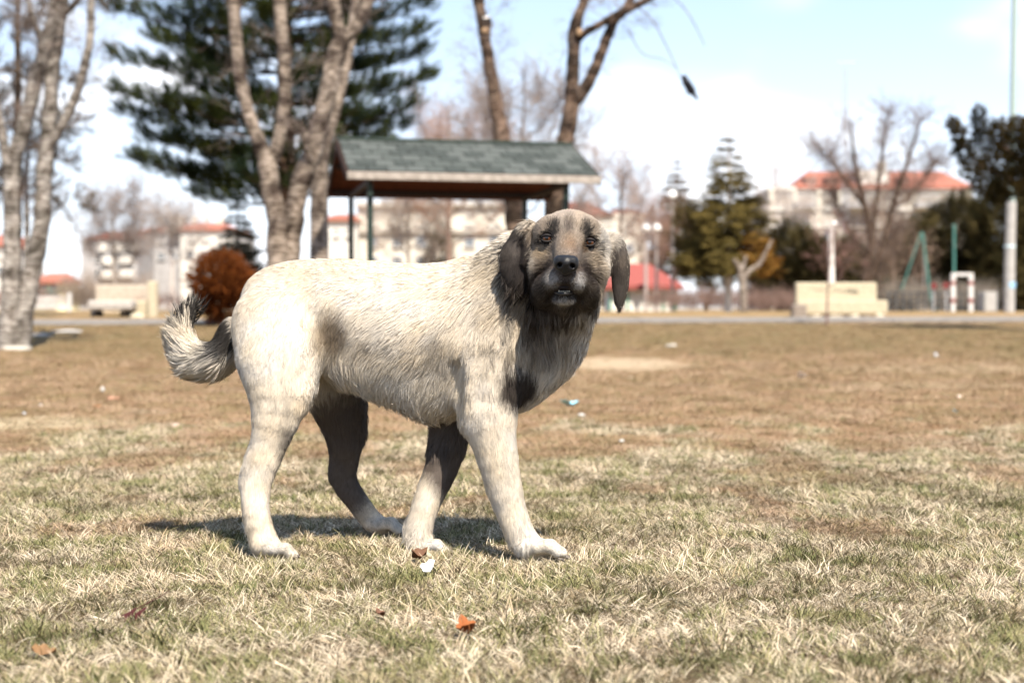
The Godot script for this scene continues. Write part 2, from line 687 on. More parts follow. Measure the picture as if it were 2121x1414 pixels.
func build_grass() -> void:
	var root := Node3D.new()
	root.name = "grass"
	root.set_meta("kind", "stuff")
	root.set_meta("label", "short dry straw-coloured turf with green tufts covering the lawn")
	add_child(root)
	var meshes := [tuft_mesh(1, 16, 0.9, 0.014, 1.0), tuft_mesh(2, 16, 0.75, 0.013, 0.5), tuft_mesh(3, 14, 0.45, 0.015, 1.0), tuft_mesh(4, 14, 0.25, 0.018, 1.0), tuft_mesh(5, 12, 0.8, 0.012, 0.3)]
	var bufs := []
	for i in meshes.size():
		bufs.append(PackedFloat32Array())
	var clump := FastNoiseLite.new()
	clump.seed = 77
	clump.frequency = 1.6
	clump.fractal_octaves = 3
	var d := 1.75
	while d < 25.0:
		var step := 0.04 if d < 6.0 else 0.1
		var half := d * 0.365 + 0.45
		var dens := 4000.0 if d < 4.3 else 4000.0 * pow(4.3 / d, 1.45)
		var num := int(dens * step * half * 2.0)
		var size := lerpf(1.0, 1.7, smoothstep(4.0, 15.0, d))
		for i in num:
			var x := rng.randf_range(-half, half)
			var z := -(d + rng.randf() * step)
			var g := ground_color(x, z)
			var cl := clump.get_noise_2d(x * 3.0, z * 3.0)
			var c2 := clump.get_noise_2d(x * 9.0 + 50.0, z * 9.0)
			var far := far_turf(x, z)
			var green := smoothstep(0.08, 0.34, cl + c2 * 0.5) * (1.0 - far * 0.7)
			if spot(spots[0], x, d) < 0.9 and rng.randf() < 0.93:
				continue
			var kind := 0
			var rr := rng.randf()
			var c: Color
			var s := rng.randf_range(0.022, 0.048) * size
			if rr < 0.09 + green * 0.78:
				kind = 3 if rng.randf() < 0.7 else 2
				c = Color(0.11, 0.13, 0.045).lerp(Color(0.30, 0.265, 0.13), rng.randf())
				s *= 0.95
			else:
				kind = [0, 1, 2, 2, 4, 3][rng.randi() % 6]
				c = Color(0.76, 0.655, 0.505).lerp(Color(0.36, 0.25, 0.14), pow(rng.randf(), 1.5))
				c = c.lerp(Color(g.r * 1.12, g.g * 1.12, g.b * 1.12), 0.30 + 0.5 * far)
				if rng.randf() < 0.13:
					c = c.lerp(Color(0.17, 0.165, 0.06), 0.8)
				if rng.randf() < 0.06:
					s *= 1.6
			if far > 0.5:
				s *= 0.85
				c = c.lerp(Color(0.50, 0.355, 0.22) if rng.randf() < 0.4 else Color(0.20, 0.095, 0.042), 0.6 * rng.randf() + clampf(c2 * 0.8, 0.0, 0.3))
			var az := clump.get_noise_2d(x * 1.2 + 9.0, z * 1.2) * 5.0 + rng.randf_range(-1.0, 1.0)
			var hgt := s * rng.randf_range(0.65, 1.15) * (1.0 - 0.25 * far)
			push(bufs[kind], Basis(Vector3.UP, az) * Basis.from_scale(Vector3(s, hgt, s)), Vector3(x, gy(x, z) - 0.003, z), c)
		d += step
	# a few bold green tufts in front, and long straws
	for q in [[1065, 2.72, 15, 0.064, 1], [1010, 2.66, 8, 0.051, 1], [1150, 2.62, 9, 0.055, 1], [330, 2.66, 9, 0.060, 1], [390, 2.78, 9, 0.064, 1], [150, 2.62, 10, 0.060, 1], [60, 2.5, 9, 0.060, 1], [1450, 2.62, 9, 0.055, 1], [1560, 2.58, 9, 0.051, 1], [1780, 2.75, 8, 0.047, 1], [2050, 2.55, 12, 0.060, 1], [1690, 2.4, 8, 0.051, 1], [800, 2.35, 7, 0.051, 1], [1240, 3.25, 7, 0.043, 1], [520, 3.3, 7, 0.043, 1], [2060, 3.6, 12, 0.043, 1], [1100, 2.35, 8, 0.051, 1],
			[440, 2.85, 20, 0.058, 0], [620, 2.7, 23, 0.058, 0], [240, 2.8, 18, 0.061, 0], [1900, 2.7, 20, 0.061, 0], [1330, 2.7, 23, 0.058, 0], [1650, 2.95, 18, 0.054, 0], [900, 2.5, 23, 0.058, 0], [100, 2.45, 20, 0.061, 0], [1780, 3.05, 13, 0.061, 0], [1480, 2.8, 18, 0.054, 0], [700, 3.0, 10, 0.08, 0]]:
		for i in q[2]:
			var p := on_ground(q[0], q[1]) + Vector3(rng.randfn() * 0.045, -0.003, rng.randfn() * 0.035)
			var s: float = q[3] * rng.randf_range(0.6, 1.15)
			var c := Color(0.10, 0.115, 0.04).lerp(Color(0.27, 0.245, 0.11), rng.randf()) if q[4] == 1 else Color(0.74, 0.655, 0.535).lerp(Color(0.50, 0.39, 0.27), rng.randf())
			push(bufs[3 if q[4] == 1 else 1 + (i % 2) * 3], Basis(Vector3.UP, rng.randf() * TAU) * Basis.from_scale(Vector3(s, s * (0.75 if q[4] == 1 else 0.8), s)), p, c)
	# the turf closes over the paws
	for q in [[1085, 3.40], [1110, 3.41], [1135, 3.40], [1160, 3.41], [1185, 3.43], [545, 3.44], [570, 3.43], [595, 3.44], [618, 3.46], [858, 3.55], [882, 3.54], [905, 3.55], [928, 3.57], [775, 3.76], [800, 3.74], [822, 3.75], [840, 3.77]]:
		for i in 9:
			var p := on_ground(q[0] + rng.randfn() * 10.0, q[1] + rng.randfn() * 0.012) - Vector3(0, 0.003, 0)
			var s := rng.randf_range(0.022, 0.042)
			push(bufs[2 + i % 2], Basis(Vector3.UP, rng.randf() * TAU) * Basis.from_scale(Vector3(s, s * rng.randf_range(0.8, 1.25), s)), p, Color(0.74, 0.65, 0.52).lerp(Color(0.26, 0.23, 0.10), rng.randf() * rng.randf()))
	var bm := plain(Color.WHITE, 0.7, true)
	bm.metallic_specular = 0.3
	bm.backlight_enabled = true
	bm.backlight = Color(0.12, 0.115, 0.09)
	var total := 0
	for i in meshes.size():
		many("blades", meshes[i], bm, bufs[i], root)
		total += bufs[i].size() / 16
	print("grass tufts: ", total)

# ---------------------------------------------------------------- the dog
var blobs := []      # fur colours: [centre, 1/radii, colour, inner edge, strength]
var flows := []      # fur lie: [centre, 1/radius^2, direction, length, lift]
var nose_tip := Vector3.ZERO
var head_mid := Vector3.ZERO

func mpx(r: float, d: float) -> float:
	return r * d / F

func bone(g: Grid, a: Array, b: Array, k: float, sc := Vector3.ONE, cut := false) -> void:
	g.cap(at_px(a[0], a[1], a[2]), at_px(b[0], b[1], b[2]), mpx(a[3], a[2]), mpx(b[3], b[2]), k, sc, cut)

func chain(g: Grid, pts: Array, k: float, sc := Vector3.ONE) -> void:
	# rounded through the joints, then laid in as one shape
	var ps := PackedVector3Array()
	var rs := PackedFloat32Array()
	var n := pts.size()
	var w := []
	for q in pts:
		w.append(at_px(q[0], q[1], q[2]))
	for i in n - 1:
		var a: Vector3 = w[maxi(i - 1, 0)]
		var b: Vector3 = w[i]
		var c: Vector3 = w[i + 1]
		var d: Vector3 = w[mini(i + 2, n - 1)]
		for j in (3 if i < n - 2 else 4):
			var t := j / 3.0
			ps.append(0.5 * (2.0 * b + (c - a) * t + (2.0 * a - 5.0 * b + 4.0 * c - d) * t * t + (3.0 * b - a - 3.0 * c + d) * t * t * t))
			rs.append(lerpf(mpx(pts[i][3], pts[i][2]), mpx(pts[i + 1][3], pts[i + 1][2]), smoothstep(0.0, 1.0, t) * 0.5 + t * 0.5))
	g.path(ps, rs, k, sc)

func blob(px: float, py: float, d: float, rx: float, ry: float, rz: float, c: Color, inner := 0.5, strength := 1.0) -> void:
	var lum := c.r * 0.3 + c.g * 0.6 + c.b * 0.1
	var k := lerpf(0.40, 0.9, smoothstep(0.36, 0.72, lum))
	c = Color(c.r * k, c.g * k, c.b * k)
	blobs.append([at_px(px, py, d), Vector3(F / d / rx, F / d / ry, F / d / rz), c, inner, strength])

func lie(px: float, py: float, d: float, r: float, dir: Vector3, length: float, lift: float) -> void:
	var rr := mpx(r, d)
	flows.append([at_px(px, py, d), 1.0 / (rr * rr), dir.normalized(), length, lift])

const CREAM := Color(0.69, 0.62, 0.525)
const WHITE_FUR := Color(0.77, 0.735, 0.68)
const GREY_TAN := Color(0.36, 0.29, 0.22)
const DARK := Color(0.060, 0.043, 0.036)
const BLACK_FUR := Color(0.026, 0.022, 0.022)
const TAN := Color(0.34, 0.21, 0.115)

func fur_color(p: Vector3) -> Color:
	var c := CREAM
	for b in blobs:
		var e: float = ((p - b[0]) * b[1]).length()
		if e < 1.0:
			c = c.lerp(b[2], (1.0 - smoothstep(b[3], 1.0, e)) * b[4])
	return c

func dog_colors() -> void:
	# back, rump and thigh: very pale, a faint fawn along the back and in the flank
	blob(620, 560, 3.6, 190, 60, 200, Color(0.72, 0.62, 0.48), 0.2, 0.6)
	blob(560, 720, 3.55, 90, 120, 120, WHITE_FUR, 0.3, 0.75)
	blob(800, 800, 3.55, 190, 70, 200, WHITE_FUR, 0.3, 0.6)
	blob(840, 640, 3.5, 200, 70, 160, WHITE_FUR, 0.3, 0.35)
	blob(684, 690, 3.50, 58, 74, 130, Color(0.36, 0.27, 0.185), 0.35, 0.92)
	blob(745, 722, 3.49, 46, 30, 110, Color(0.42, 0.33, 0.24), 0.1, 0.4)
	blob(905, 715, 3.48, 40, 34, 110, Color(0.45, 0.35, 0.25), 0.1, 0.6)
	blob(870, 770, 3.48, 100, 46, 110, Color(0.50, 0.41, 0.31), 0.1, 0.35)
	# withers and shoulder: fawn grey
	blob(1030, 560, 3.55, 90, 70, 150, Color(0.52, 0.43, 0.32), 0.2, 0.6)
	blob(1072, 640, 3.50, 66, 105, 170, Color(0.60, 0.51, 0.40), 0.3, 0.9)
	blob(1020, 690, 3.48, 70, 120, 150, Color(0.64, 0.56, 0.46), 0.2, 0.75)
	# neck, mottled dark; tan edge
	blob(1122, 690, 3.48, 58, 92, 170, Color(0.46, 0.375, 0.30), 0.2, 0.85)
	blob(1098, 668, 3.46, 30, 62, 120, Color(0.33, 0.215, 0.12), 0.1, 0.75)
	blob(1160, 648, 3.50, 78, 40, 130, Color(0.12, 0.09, 0.075), 0.35, 0.92)
	blob(1180, 705, 3.46, 48, 58, 120, Color(0.56, 0.48, 0.40), 0.2, 0.8)
	# chest patch and the white edge of the chest
	blob(1078, 802, 3.47, 57, 60, 110, Color(0.075, 0.055, 0.048), 0.55, 0.96)
	blob(1052, 752, 3.47, 12, 44, 60, DARK, 0.3, 0.9)
	blob(1150, 800, 3.47, 36, 75, 120, WHITE_FUR, 0.4, 0.95)
	blob(1200, 725, 3.47, 22, 55, 120, WHITE_FUR, 0.3, 0.9)
	# legs: body shade painted into the far legs' fur; near hind front greyer
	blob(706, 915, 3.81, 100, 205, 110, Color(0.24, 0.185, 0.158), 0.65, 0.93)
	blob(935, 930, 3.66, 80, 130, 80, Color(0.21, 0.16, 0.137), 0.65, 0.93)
	blob(595, 930, 3.52, 26, 130, 60, Color(0.33, 0.27, 0.22), 0.1, 0.75)
	blob(880, 1150, 3.6, 70, 40, 90, WHITE_FUR, 0.5, 0.9)
	blob(828, 1090, 3.8, 45, 26, 60, WHITE_FUR, 0.4, 0.9)
	blob(1130, 1130, 3.45, 80, 60, 90, WHITE_FUR, 0.5, 0.7)
	blob(1070, 950, 3.45, 40, 130, 90, WHITE_FUR, 0.3, 0.6)
	# tail: dark upper stripe and tip, pale below
	blob(458, 698, 3.66, 48, 56, 140, BLACK_FUR, 0.6, 0.97)
	blob(424, 738, 3.64, 52, 32, 110, Color(0.30, 0.28, 0.27), 0.1, 0.8)
	blob(398, 745, 3.66, 50, 50, 90, WHITE_FUR, 0.2, 0.5)
	blob(356, 690, 3.68, 34, 46, 110, Color(0.42, 0.40, 0.39), 0.1, 0.7)
	blob(388, 648, 3.68, 60, 34, 90, BLACK_FUR, 0.55, 0.96)

	# head
	blob(1180, 530, 3.40, 135, 125, 160, Color(0.51, 0.415, 0.33), 0.7, 1.0)
	blob(1180, 448, 3.40, 90, 34, 120, Color(0.60, 0.50, 0.41), 0.2, 0.8)
	blob(1178, 470, 3.36, 17, 42, 80, Color(0.13, 0.10, 0.085), 0.1, 0.8)
	# dark mask
	blob(1120, 606, 3.40, 44, 62, 120, Color(0.048, 0.035, 0.03), 0.5, 0.97)
	blob(1222, 610, 3.40, 32, 58, 120, Color(0.058, 0.041, 0.034), 0.5, 0.96)
	blob(1138, 565, 3.34, 30, 48, 100, Color(0.055, 0.039, 0.033), 0.4, 0.95)
	blob(1208, 565, 3.34, 25, 46, 100, Color(0.07, 0.048, 0.039), 0.35, 0.93)
	blob(1165, 642, 3.44, 74, 32, 120, Color(0.085, 0.062, 0.053), 0.4, 0.95)
	blob(1170, 595, 3.36, 78, 60, 130, Color(0.055, 0.039, 0.033), 0.62, 0.96)
	blob(1179, 520, 3.33, 27, 44, 80, Color(0.34, 0.21, 0.125), 0.3, 0.9)
	blob(1175, 552, 3.27, 42, 34, 60, Color(0.15, 0.098, 0.08), 0.4, 0.8)
	blob(1207, 512, 3.36, 14, 18, 60, Color(0.36, 0.20, 0.09), 0.2, 0.8)
	blob(1252, 505, 3.40, 24, 90, 110, Color(0.74, 0.68, 0.60), 0.35, 0.95)
	blob(1247, 585, 3.40, 18, 62, 110, Color(0.66, 0.56, 0.45), 0.35, 0.9)
	blob(1101, 545, 3.38, 15, 52, 90, Color(0.60, 0.53, 0.45), 0.35, 0.85)
	blob(1122, 522, 3.36, 26, 22, 80, Color(0.52, 0.40, 0.27), 0.3, 0.8)
	blob(1232, 540, 3.36, 22, 22, 80, Color(0.56, 0.46, 0.35), 0.3, 0.75)
	blob(1112, 592, 3.38, 22, 44, 90, Color(0.06, 0.044, 0.037), 0.4, 0.92)
	# brows and eye rims
	blob(1147, 474, 3.36, 17, 28, 70, BLACK_FUR, 0.45, 0.97)
	blob(1214, 477, 3.36, 16, 30, 70, BLACK_FUR, 0.45, 0.97)
	blob(1133, 494, 3.36, 22, 17, 50, BLACK_FUR, 0.65, 0.97)
	blob(1222, 502, 3.36, 22, 18, 50, BLACK_FUR, 0.65, 0.97)
	blob(1244, 520, 3.36, 7, 26, 60, BLACK_FUR, 0.3, 0.8)
	blob(1112, 502, 3.36, 16, 8, 50, BLACK_FUR, 0.3, 0.75)
	# grizzled muzzle and chin
	blob(1145, 580, 3.28, 22, 26, 70, Color(0.60, 0.58, 0.57), 0.0, 0.8)
	blob(1197, 584, 3.28, 18, 30, 70, Color(0.66, 0.64, 0.63), 0.0, 0.9)
	blob(1170, 588, 3.26, 15, 14, 40, Color(0.09, 0.07, 0.065), 0.3, 0.8)
	blob(1168, 625, 3.30, 36, 14, 70, Color(0.64, 0.61, 0.57), 0.0, 0.9)
	blob(1168, 606, 3.28, 24, 7, 50, BLACK_FUR, 0.5, 0.9)
	# ears
	blob(1068, 540, 3.43, 42, 94, 90, Color(0.060, 0.047, 0.044), 0.75, 0.97)
	blob(1066, 515, 3.42, 20, 40, 50, Color(0.20, 0.17, 0.155), 0.1, 0.7)
	blob(1100, 455, 3.44, 26, 22, 90, Color(0.62, 0.54, 0.44), 0.2, 0.7)
	blob(1284, 570, 3.44, 27, 90, 80, Color(0.070, 0.055, 0.05), 0.7, 0.95)
	blob(1288, 535, 3.44, 12, 40, 50, Color(0.34, 0.275, 0.225), 0.2, 0.7)
	blob(1270, 500, 3.45, 18, 22, 60, Color(0.62, 0.55, 0.46), 0.3, 0.8)

func dog_flows() -> void:
	lie(500, 620, 3.66, 60, Vector3(-0.6, -1, 0), 0.0192, 0.240)
	lie(580, 560, 3.60, 70, Vector3(-1, -0.3, 0), 0.0192, 0.192)
	lie(700, 545, 3.60, 70, Vector3(-1, -0.08, 0.1), 0.0207, 0.192)
	lie(840, 560, 3.60, 80, Vector3(-1, -0.1, 0.1), 0.0222, 0.208)
	lie(960, 555, 3.60, 60, Vector3(-1, -0.1, 0.1), 0.0266, 0.272)
	lie(1030, 510, 3.55, 40, Vector3(-0.9, 0.1, 0), 0.0391, 0.550)
	lie(560, 680, 3.52, 70, Vector3(-0.25, -1, 0), 0.0207, 0.192)
	lie(640, 640, 3.52, 50, Vector3(-0.3, -1, 0), 0.0222, 0.192)
	lie(690, 690, 3.50, 50, Vector3(-0.35, -1, 0), 0.0252, 0.256)
	lie(780, 650, 3.48, 70, Vector3(-0.9, -0.55, 0), 0.0222, 0.176)
	lie(880, 640, 3.46, 70, Vector3(-0.85, -0.65, 0), 0.0237, 0.192)
	lie(800, 740, 3.50, 70, Vector3(-0.7, -0.8, 0), 0.0266, 0.208)
	lie(910, 720, 3.46, 40, Vector3(-0.3, -0.9, 0), 0.0266, 0.288)
	lie(900, 800, 3.50, 70, Vector3(-0.45, -1, 0), 0.0296, 0.240)
	lie(720, 820, 3.55, 60, Vector3(0.1, -1, 0), 0.042, 0.30)
	lie(820, 850, 3.60, 60, Vector3(-0.2, -1, 0), 0.050, 0.32)
	lie(920, 870, 3.60, 50, Vector3(-0.35, -1, 0), 0.0400, 0.400)
	lie(980, 700, 3.46, 60, Vector3(-0.35, -1, 0), 0.0281, 0.208)
	lie(1000, 600, 3.48, 60, Vector3(-0.7, -0.7, 0), 0.0340, 0.320)
	lie(1070, 620, 3.46, 50, Vector3(-0.5, -1, 0), 0.0460, 0.400)
	lie(1110, 690, 3.46, 40, Vector3(-0.15, -1, 0), 0.0391, 0.400)
	lie(1160, 700, 3.46, 40, Vector3(-0.1, -1, 0), 0.0425, 0.360)
	lie(1215, 680, 3.48, 40, Vector3(-0.35, -1, 0), 0.0374, 0.320)
	lie(1080, 800, 3.46, 50, Vector3(-0.05, -1, 0), 0.0260, 0.240)
	lie(1160, 790, 3.50, 40, Vector3(-0.5, -1, 0), 0.0300, 0.240)
	lie(1010, 820, 3.44, 50, Vector3(-0.1, -1, 0), 0.0240, 0.200)
	lie(1025, 930, 3.45, 66, Vector3(0.05, -1, 0), 0.0160, 0.200)
	lie(1005, 1010, 3.46, 20, Vector3(-0.3, -1, 0), 0.0300, 0.500)
	lie(1050, 1030, 3.46, 60, Vector3(0.1, -1, 0), 0.0130, 0.200)
	lie(1065, 1130, 3.46, 25, Vector3(-0.2, -1, 0), 0.0220, 0.400)
	lie(1130, 1130, 3.46, 30, Vector3(0.9, -0.4, 0), 0.0055, 0.20)
	lie(570, 800, 3.52, 60, Vector3(-0.1, -1, 0), 0.0192, 0.192)
	lie(565, 900, 3.52, 64, Vector3(-0.3, -1, 0), 0.0180, 0.200)
	lie(510, 950, 3.54, 30, Vector3(-0.35, -1, 0), 0.0300, 0.400)
	lie(530, 1030, 3.52, 58, Vector3(-0.05, -1, 0), 0.0140, 0.200)
	lie(505, 1080, 3.54, 26, Vector3(-0.25, -1, 0), 0.0280, 0.500)
	lie(590, 1140, 3.50, 30, Vector3(0.9, -0.4, 0), 0.0055, 0.20)
	lie(690, 860, 3.78, 50, Vector3(0, -1, 0), 0.0300, 0.300)
	lie(712, 970, 3.80, 40, Vector3(-0.1, -1, 0), 0.0140, 0.200)
	lie(770, 1070, 3.80, 40, Vector3(0.6, -0.8, 0), 0.0100, 0.200)
	lie(940, 870, 3.66, 40, Vector3(-0.2, -1, 0), 0.0200, 0.200)
	lie(900, 1000, 3.66, 50, Vector3(-0.3, -1, 0), 0.0160, 0.200)
	lie(850, 1110, 3.64, 26, Vector3(-0.3, -1, 0), 0.0280, 0.450)
	lie(905, 1140, 3.62, 30, Vector3(0.9, -0.3, 0), 0.0055, 0.20)
	# tail
	lie(472, 700, 3.68, 30, Vector3(-0.6, -1, 0), 0.0296, 0.240)
	lie(440, 760, 3.66, 28, Vector3(-0.9, -0.6, 0), 0.0400, 0.34)
	lie(400, 770, 3.66, 28, Vector3(-1, -0.2, 0), 0.0400, 0.36)
	lie(362, 740, 3.66, 24, Vector3(-0.7, 0.5, 0), 0.0368, 0.40)
	lie(400, 715, 3.66, 20, Vector3(-0.6, 0.5, 0.3), 0.0320, 0.40)
	lie(352, 690, 3.66, 22, Vector3(-0.8, 0.6, 0), 0.0400, 0.40)
	lie(385, 655, 3.66, 24, Vector3(-0.05, 1, 0), 0.0580, 0.36)
	lie(405, 665, 3.66, 18, Vector3(0.9, 0.6, 0), 0.0600, 0.36)
	# ears
	lie(1064, 540, 3.40, 40, Vector3(-0.05, -1, 0), 0.0110, 0.12)
	lie(1088, 478, 3.42, 18, Vector3(-0.5, -0.8, 0), 0.0260, 0.400)
	lie(1284, 560, 3.42, 40, Vector3(0.1, -1, 0), 0.0115, 0.13)
	lie(1282, 625, 3.42, 18, Vector3(-0.1, -1, 0), 0.0240, 0.250)
	# head: away from the nose
	for q in [[1172, 560, 3.27, 30, 0.0075, 0.34], [1150, 585, 3.27, 26, 0.0085, 0.36], [1198, 588, 3.27, 24, 0.0085, 0.36], [1178, 510, 3.33, 28, 0.0085, 0.34], [1140, 495, 3.36, 26, 0.0105, 0.38], [1217, 500, 3.36, 26, 0.0105, 0.38],
			[1180, 460, 3.38, 40, 0.0140, 0.36], [1120, 560, 3.37, 34, 0.0150, 0.34], [1235, 560, 3.37, 34, 0.0160, 0.36], [1255, 500, 3.40, 26, 0.0170, 0.3], [1100, 530, 3.39, 22, 0.013, 0.24]]:
		var p := at_px(q[0], q[1], q[2])
		lie(q[0], q[1], q[2], q[3], (p - nose_tip).normalized() * 1.0 + Vector3(0, -0.05, -0.4), q[4], q[5])
	lie(1168, 630, 3.29, 24, Vector3(0, -1, -0.4), 0.0100, 0.350)
	lie(1120, 625, 3.40, 30, Vector3(-0.5, -1, -0.2), 0.015, 0.24)
	lie(1225, 630, 3.40, 30, Vector3(0.4, -1, -0.2), 0.016, 0.26)
	lie(1165, 660, 3.44, 36, Vector3(0.0, -1, -0.1), 0.0289, 0.340)

func fur_lie(p: Vector3) -> Array:
	var w := 0.0
	var dir := Vector3.ZERO
	var length := 0.0
	var lift := 0.0
	for q in flows:
		var e: float = (p - q[0]).length_squared() * q[1]
		if e > 9.0:
			continue
		var k := exp(-e * 1.3) + 0.00001
		w += k
		dir += q[2] * k
		length += q[3] * k
		lift += q[4] * k
	if w == 0.0:
		return [Vector3(-0.4, -1, 0).normalized(), 0.02, 0.3]
	return [(dir / w).normalized(), length / w, lift / w]

# a lock of hair: strands that leave a small patch and run together; y is away from the skin, z along the lie
func lock_mesh(strands: int, seed_: int, spread: float, curl: float) -> ArrayMesh:
	var r := RandomNumberGenerator.new()
	r.seed = seed_
	var m := M.new()
	for s in strands:
		var x0 := r.randf_range(-1, 1)
		var z0 := r.randf_range(-0.35, 0.25)
		var ln := r.randf_range(0.65, 1.1)
		var x1 := x0 * spread + r.randf_range(-0.25, 0.25)
		var y1 := r.randf_range(0.5, 1.25)
		var wd := r.randf_range(0.12, 0.21)
		var roll := r.randf_range(-0.9, 0.9)
		var tone := r.randf_range(0.9, 1.05)
		var side := Vector3(cos(roll) * wd, sin(roll) * wd * 0.9, 0)
		var prev := -1
		for k in 4:
			var t := k / 3.0
			var p := Vector3(lerpf(x0, x1, t) + sin(t * PI) * curl * (0.5 if s % 2 else -0.5), y1 * (1.0 - pow(1.0 - t, 2.2)) - 0.12 * (1.0 - t), z0 + ln * (t * 0.75 + t * t * 0.25))
			var nn := (Vector3(x0 * 0.35 + side.y * -0.7, 1.0, -0.45 * (1.0 - t) - 0.1)).normalized()
			var c := tone * lerpf(0.9, 1.0, t)  # roots painted slightly darker, occlusion put into the strand colour
			m.col = Color(c, c, c)
			if k < 3:
				var ww := 1.0 - t * 0.55
				var i := m.vert(p - side * ww, nn)
				m.vert(p + side * ww, nn)
				if prev >= 0:
					m.ix.append(prev); m.ix.append(prev + 1); m.ix.append(i)
					m.ix.append(prev + 1); m.ix.append(i + 1); m.ix.append(i)
				prev = i
			else:
				var i := m.vert(p, nn)
				m.ix.append(prev); m.ix.append(prev + 1); m.ix.append(i)
	return m.mesh()

func build_dog() -> void:
	var base := at_px(830, 1150, 3.6)
	base.y = 0.0
	var dog := thing("dog", "large cream shepherd dog with dark mask and ears standing on dry grass, facing the camera", "dog", base)

	var g := Grid.new(Vector3(at_px(318, 700, 3.68).x, -0.02, -3.98), Vector3(at_px(1290, 700, 3.5).x, at_px(830, 430, 3.6).y, -3.36), 0.0095)
	var fl := Vector3(1, 1, 0.84)
	# trunk
	chain(g, [[582, 632, 3.66, 82], [640, 636, 3.65, 97], [740, 652, 3.63, 112], [850, 680, 3.62, 132], [960, 685, 3.61, 140], [1020, 690, 3.60, 132]], 0.03, fl)
	bone(g, [1020, 690, 3.60, 132], [1085, 720, 3.585, 104], 0.03, fl)
	bone(g, [1060, 785, 3.58, 66], [900, 800, 3.60, 62], 0.04, fl)
	bone(g, [730, 725, 3.62, 76], [900, 768, 3.61, 92], 0.03, fl)
	# neck
	bone(g, [1040, 640, 3.60, 118], [1100, 590, 3.57, 96], 0.04, fl)
	bone(g, [1100, 590, 3.57, 96], [1150, 570, 3.52, 84], 0.04, fl)
	bone(g, [1130, 690, 3.58, 82], [1165, 630, 3.52, 66], 0.04, fl)
	# near hind leg
	chain(g, [[566, 670, 3.58, 84], [568, 740, 3.555, 78], [575, 835, 3.54, 55], [556, 920, 3.54, 36], [531, 1000, 3.54, 30], [530, 1060, 3.53, 26], [546, 1118, 3.53, 26]], 0.022, Vector3(1, 1, 0.72))
	bone(g, [612, 720, 3.55, 58], [598, 800, 3.54, 48], 0.03, Vector3(1, 1, 0.7))
	bone(g, [548, 1125, 3.53, 27], [575, 1143, 3.52, 18], 0.012)
	bone(g, [545, 905, 3.54, 14], [509, 1002, 3.54, 12], 0.014)
	# far hind leg
	chain(g, [[640, 720, 3.76, 80], [690, 810, 3.79, 58], [713, 885, 3.82, 42], [715, 945, 3.83, 28], [711, 992, 3.84, 26], [742, 1042, 3.84, 22], [770, 1078, 3.84, 21], [790, 1088, 3.84, 17]], 0.022, Vector3(1, 1, 0.85))
	bone(g, [704, 900, 3.82, 14], [692, 986, 3.84, 11], 0.014)
	# near front leg
	chain(g, [[1015, 730, 3.52, 92], [1008, 840, 3.50, 64], [1024, 920, 3.49, 44], [1042, 1000, 3.49, 36], [1057, 1055, 3.49, 31], [1080, 1110, 3.485, 29], [1105, 1135, 3.48, 25]], 0.022, Vector3(1, 1, 0.8))
	# far front leg
	chain(g, [[985, 760, 3.68, 76], [945, 850, 3.68, 48], [930, 910, 3.67, 38], [914, 970, 3.66, 33], [888, 1030, 3.65, 28], [872, 1078, 3.65, 26], [868, 1112, 3.645, 25], [884, 1132, 3.64, 19]], 0.022, Vector3(1, 1, 0.9))
	# tail
	chain(g, [[490, 690, 3.68, 34], [470, 724, 3.68, 34], [440, 746, 3.67, 35], [404, 745, 3.67, 34], [380, 720, 3.67, 27], [373, 690, 3.67, 20], [384, 662, 3.67, 12], [400, 652, 3.67, 7]], 0.014)
	# flank fold and shoulder furrow
	bone(g, [652, 650, 3.495, 17], [640, 770, 3.495, 14], 0.035, Vector3.ONE, true)
	bone(g, [952, 760, 3.475, 13], [940, 850, 3.48, 15], 0.035, Vector3.ONE, true)

	# the head, finer
	var e := Grid.new(at_px(1025, 660, 3.5) + Vector3(0, 0, -0.16), Vector3(at_px(1318, 420, 3.42).x, at_px(1170, 424, 3.42).y, -3.20), 0.0042)
	var ks := 0.016
	bone(e, [1176, 530, 3.455, 86], [1180, 524, 3.45, 86], ks)
	bone(e, [1142, 484, 3.395, 36], [1216, 488, 3.395, 35], ks)
	bone(e, [1180, 486, 3.42, 46], [1178, 510, 3.385, 40], ks)
	bone(e, [1135, 556, 3.405, 42], [1140, 602, 3.42, 35], ks)
	bone(e, [1221, 560, 3.405, 41], [1213, 606, 3.42, 34], ks)
	bone(e, [1168, 640, 3.47, 62], [1150, 650, 3.52, 70], 0.03)
	bone(e, [1178, 508, 3.355, 29], [1174, 540, 3.285, 23], ks)
	bone(e, [1176, 565, 3.37, 50], [1173, 572, 3.30, 34], ks)
	bone(e, [1149, 578, 3.297, 22], [1136, 594, 3.34, 26], 0.014)
	bone(e, [1195, 581, 3.297, 22], [1209, 598, 3.34, 25], 0.014)
	bone(e, [1136, 596, 3.34, 28], [1128, 612, 3.39, 26], 0.010)
	bone(e, [1209, 600, 3.34, 27], [1218, 614, 3.39, 26], 0.010)
	bone(e, [1157, 615, 3.310, 13], [1180, 616, 3.310, 13], 0.010)
	bone(e, [1168, 616, 3.335, 18], [1168, 618, 3.40, 36], 0.012)
	# ears
	var ef := Vector3(1, 1, 0.42)
	chain(e, [[1098, 474, 3.435, 16], [1082, 492, 3.43, 20], [1065, 535, 3.425, 31], [1070, 568, 3.425, 24], [1078, 596, 3.425, 8]], 0.012, ef)
	bone(e, [1096, 486, 3.41, 9], [1090, 540, 3.408, 9], 0.012, Vector3(1, 1, 0.8))
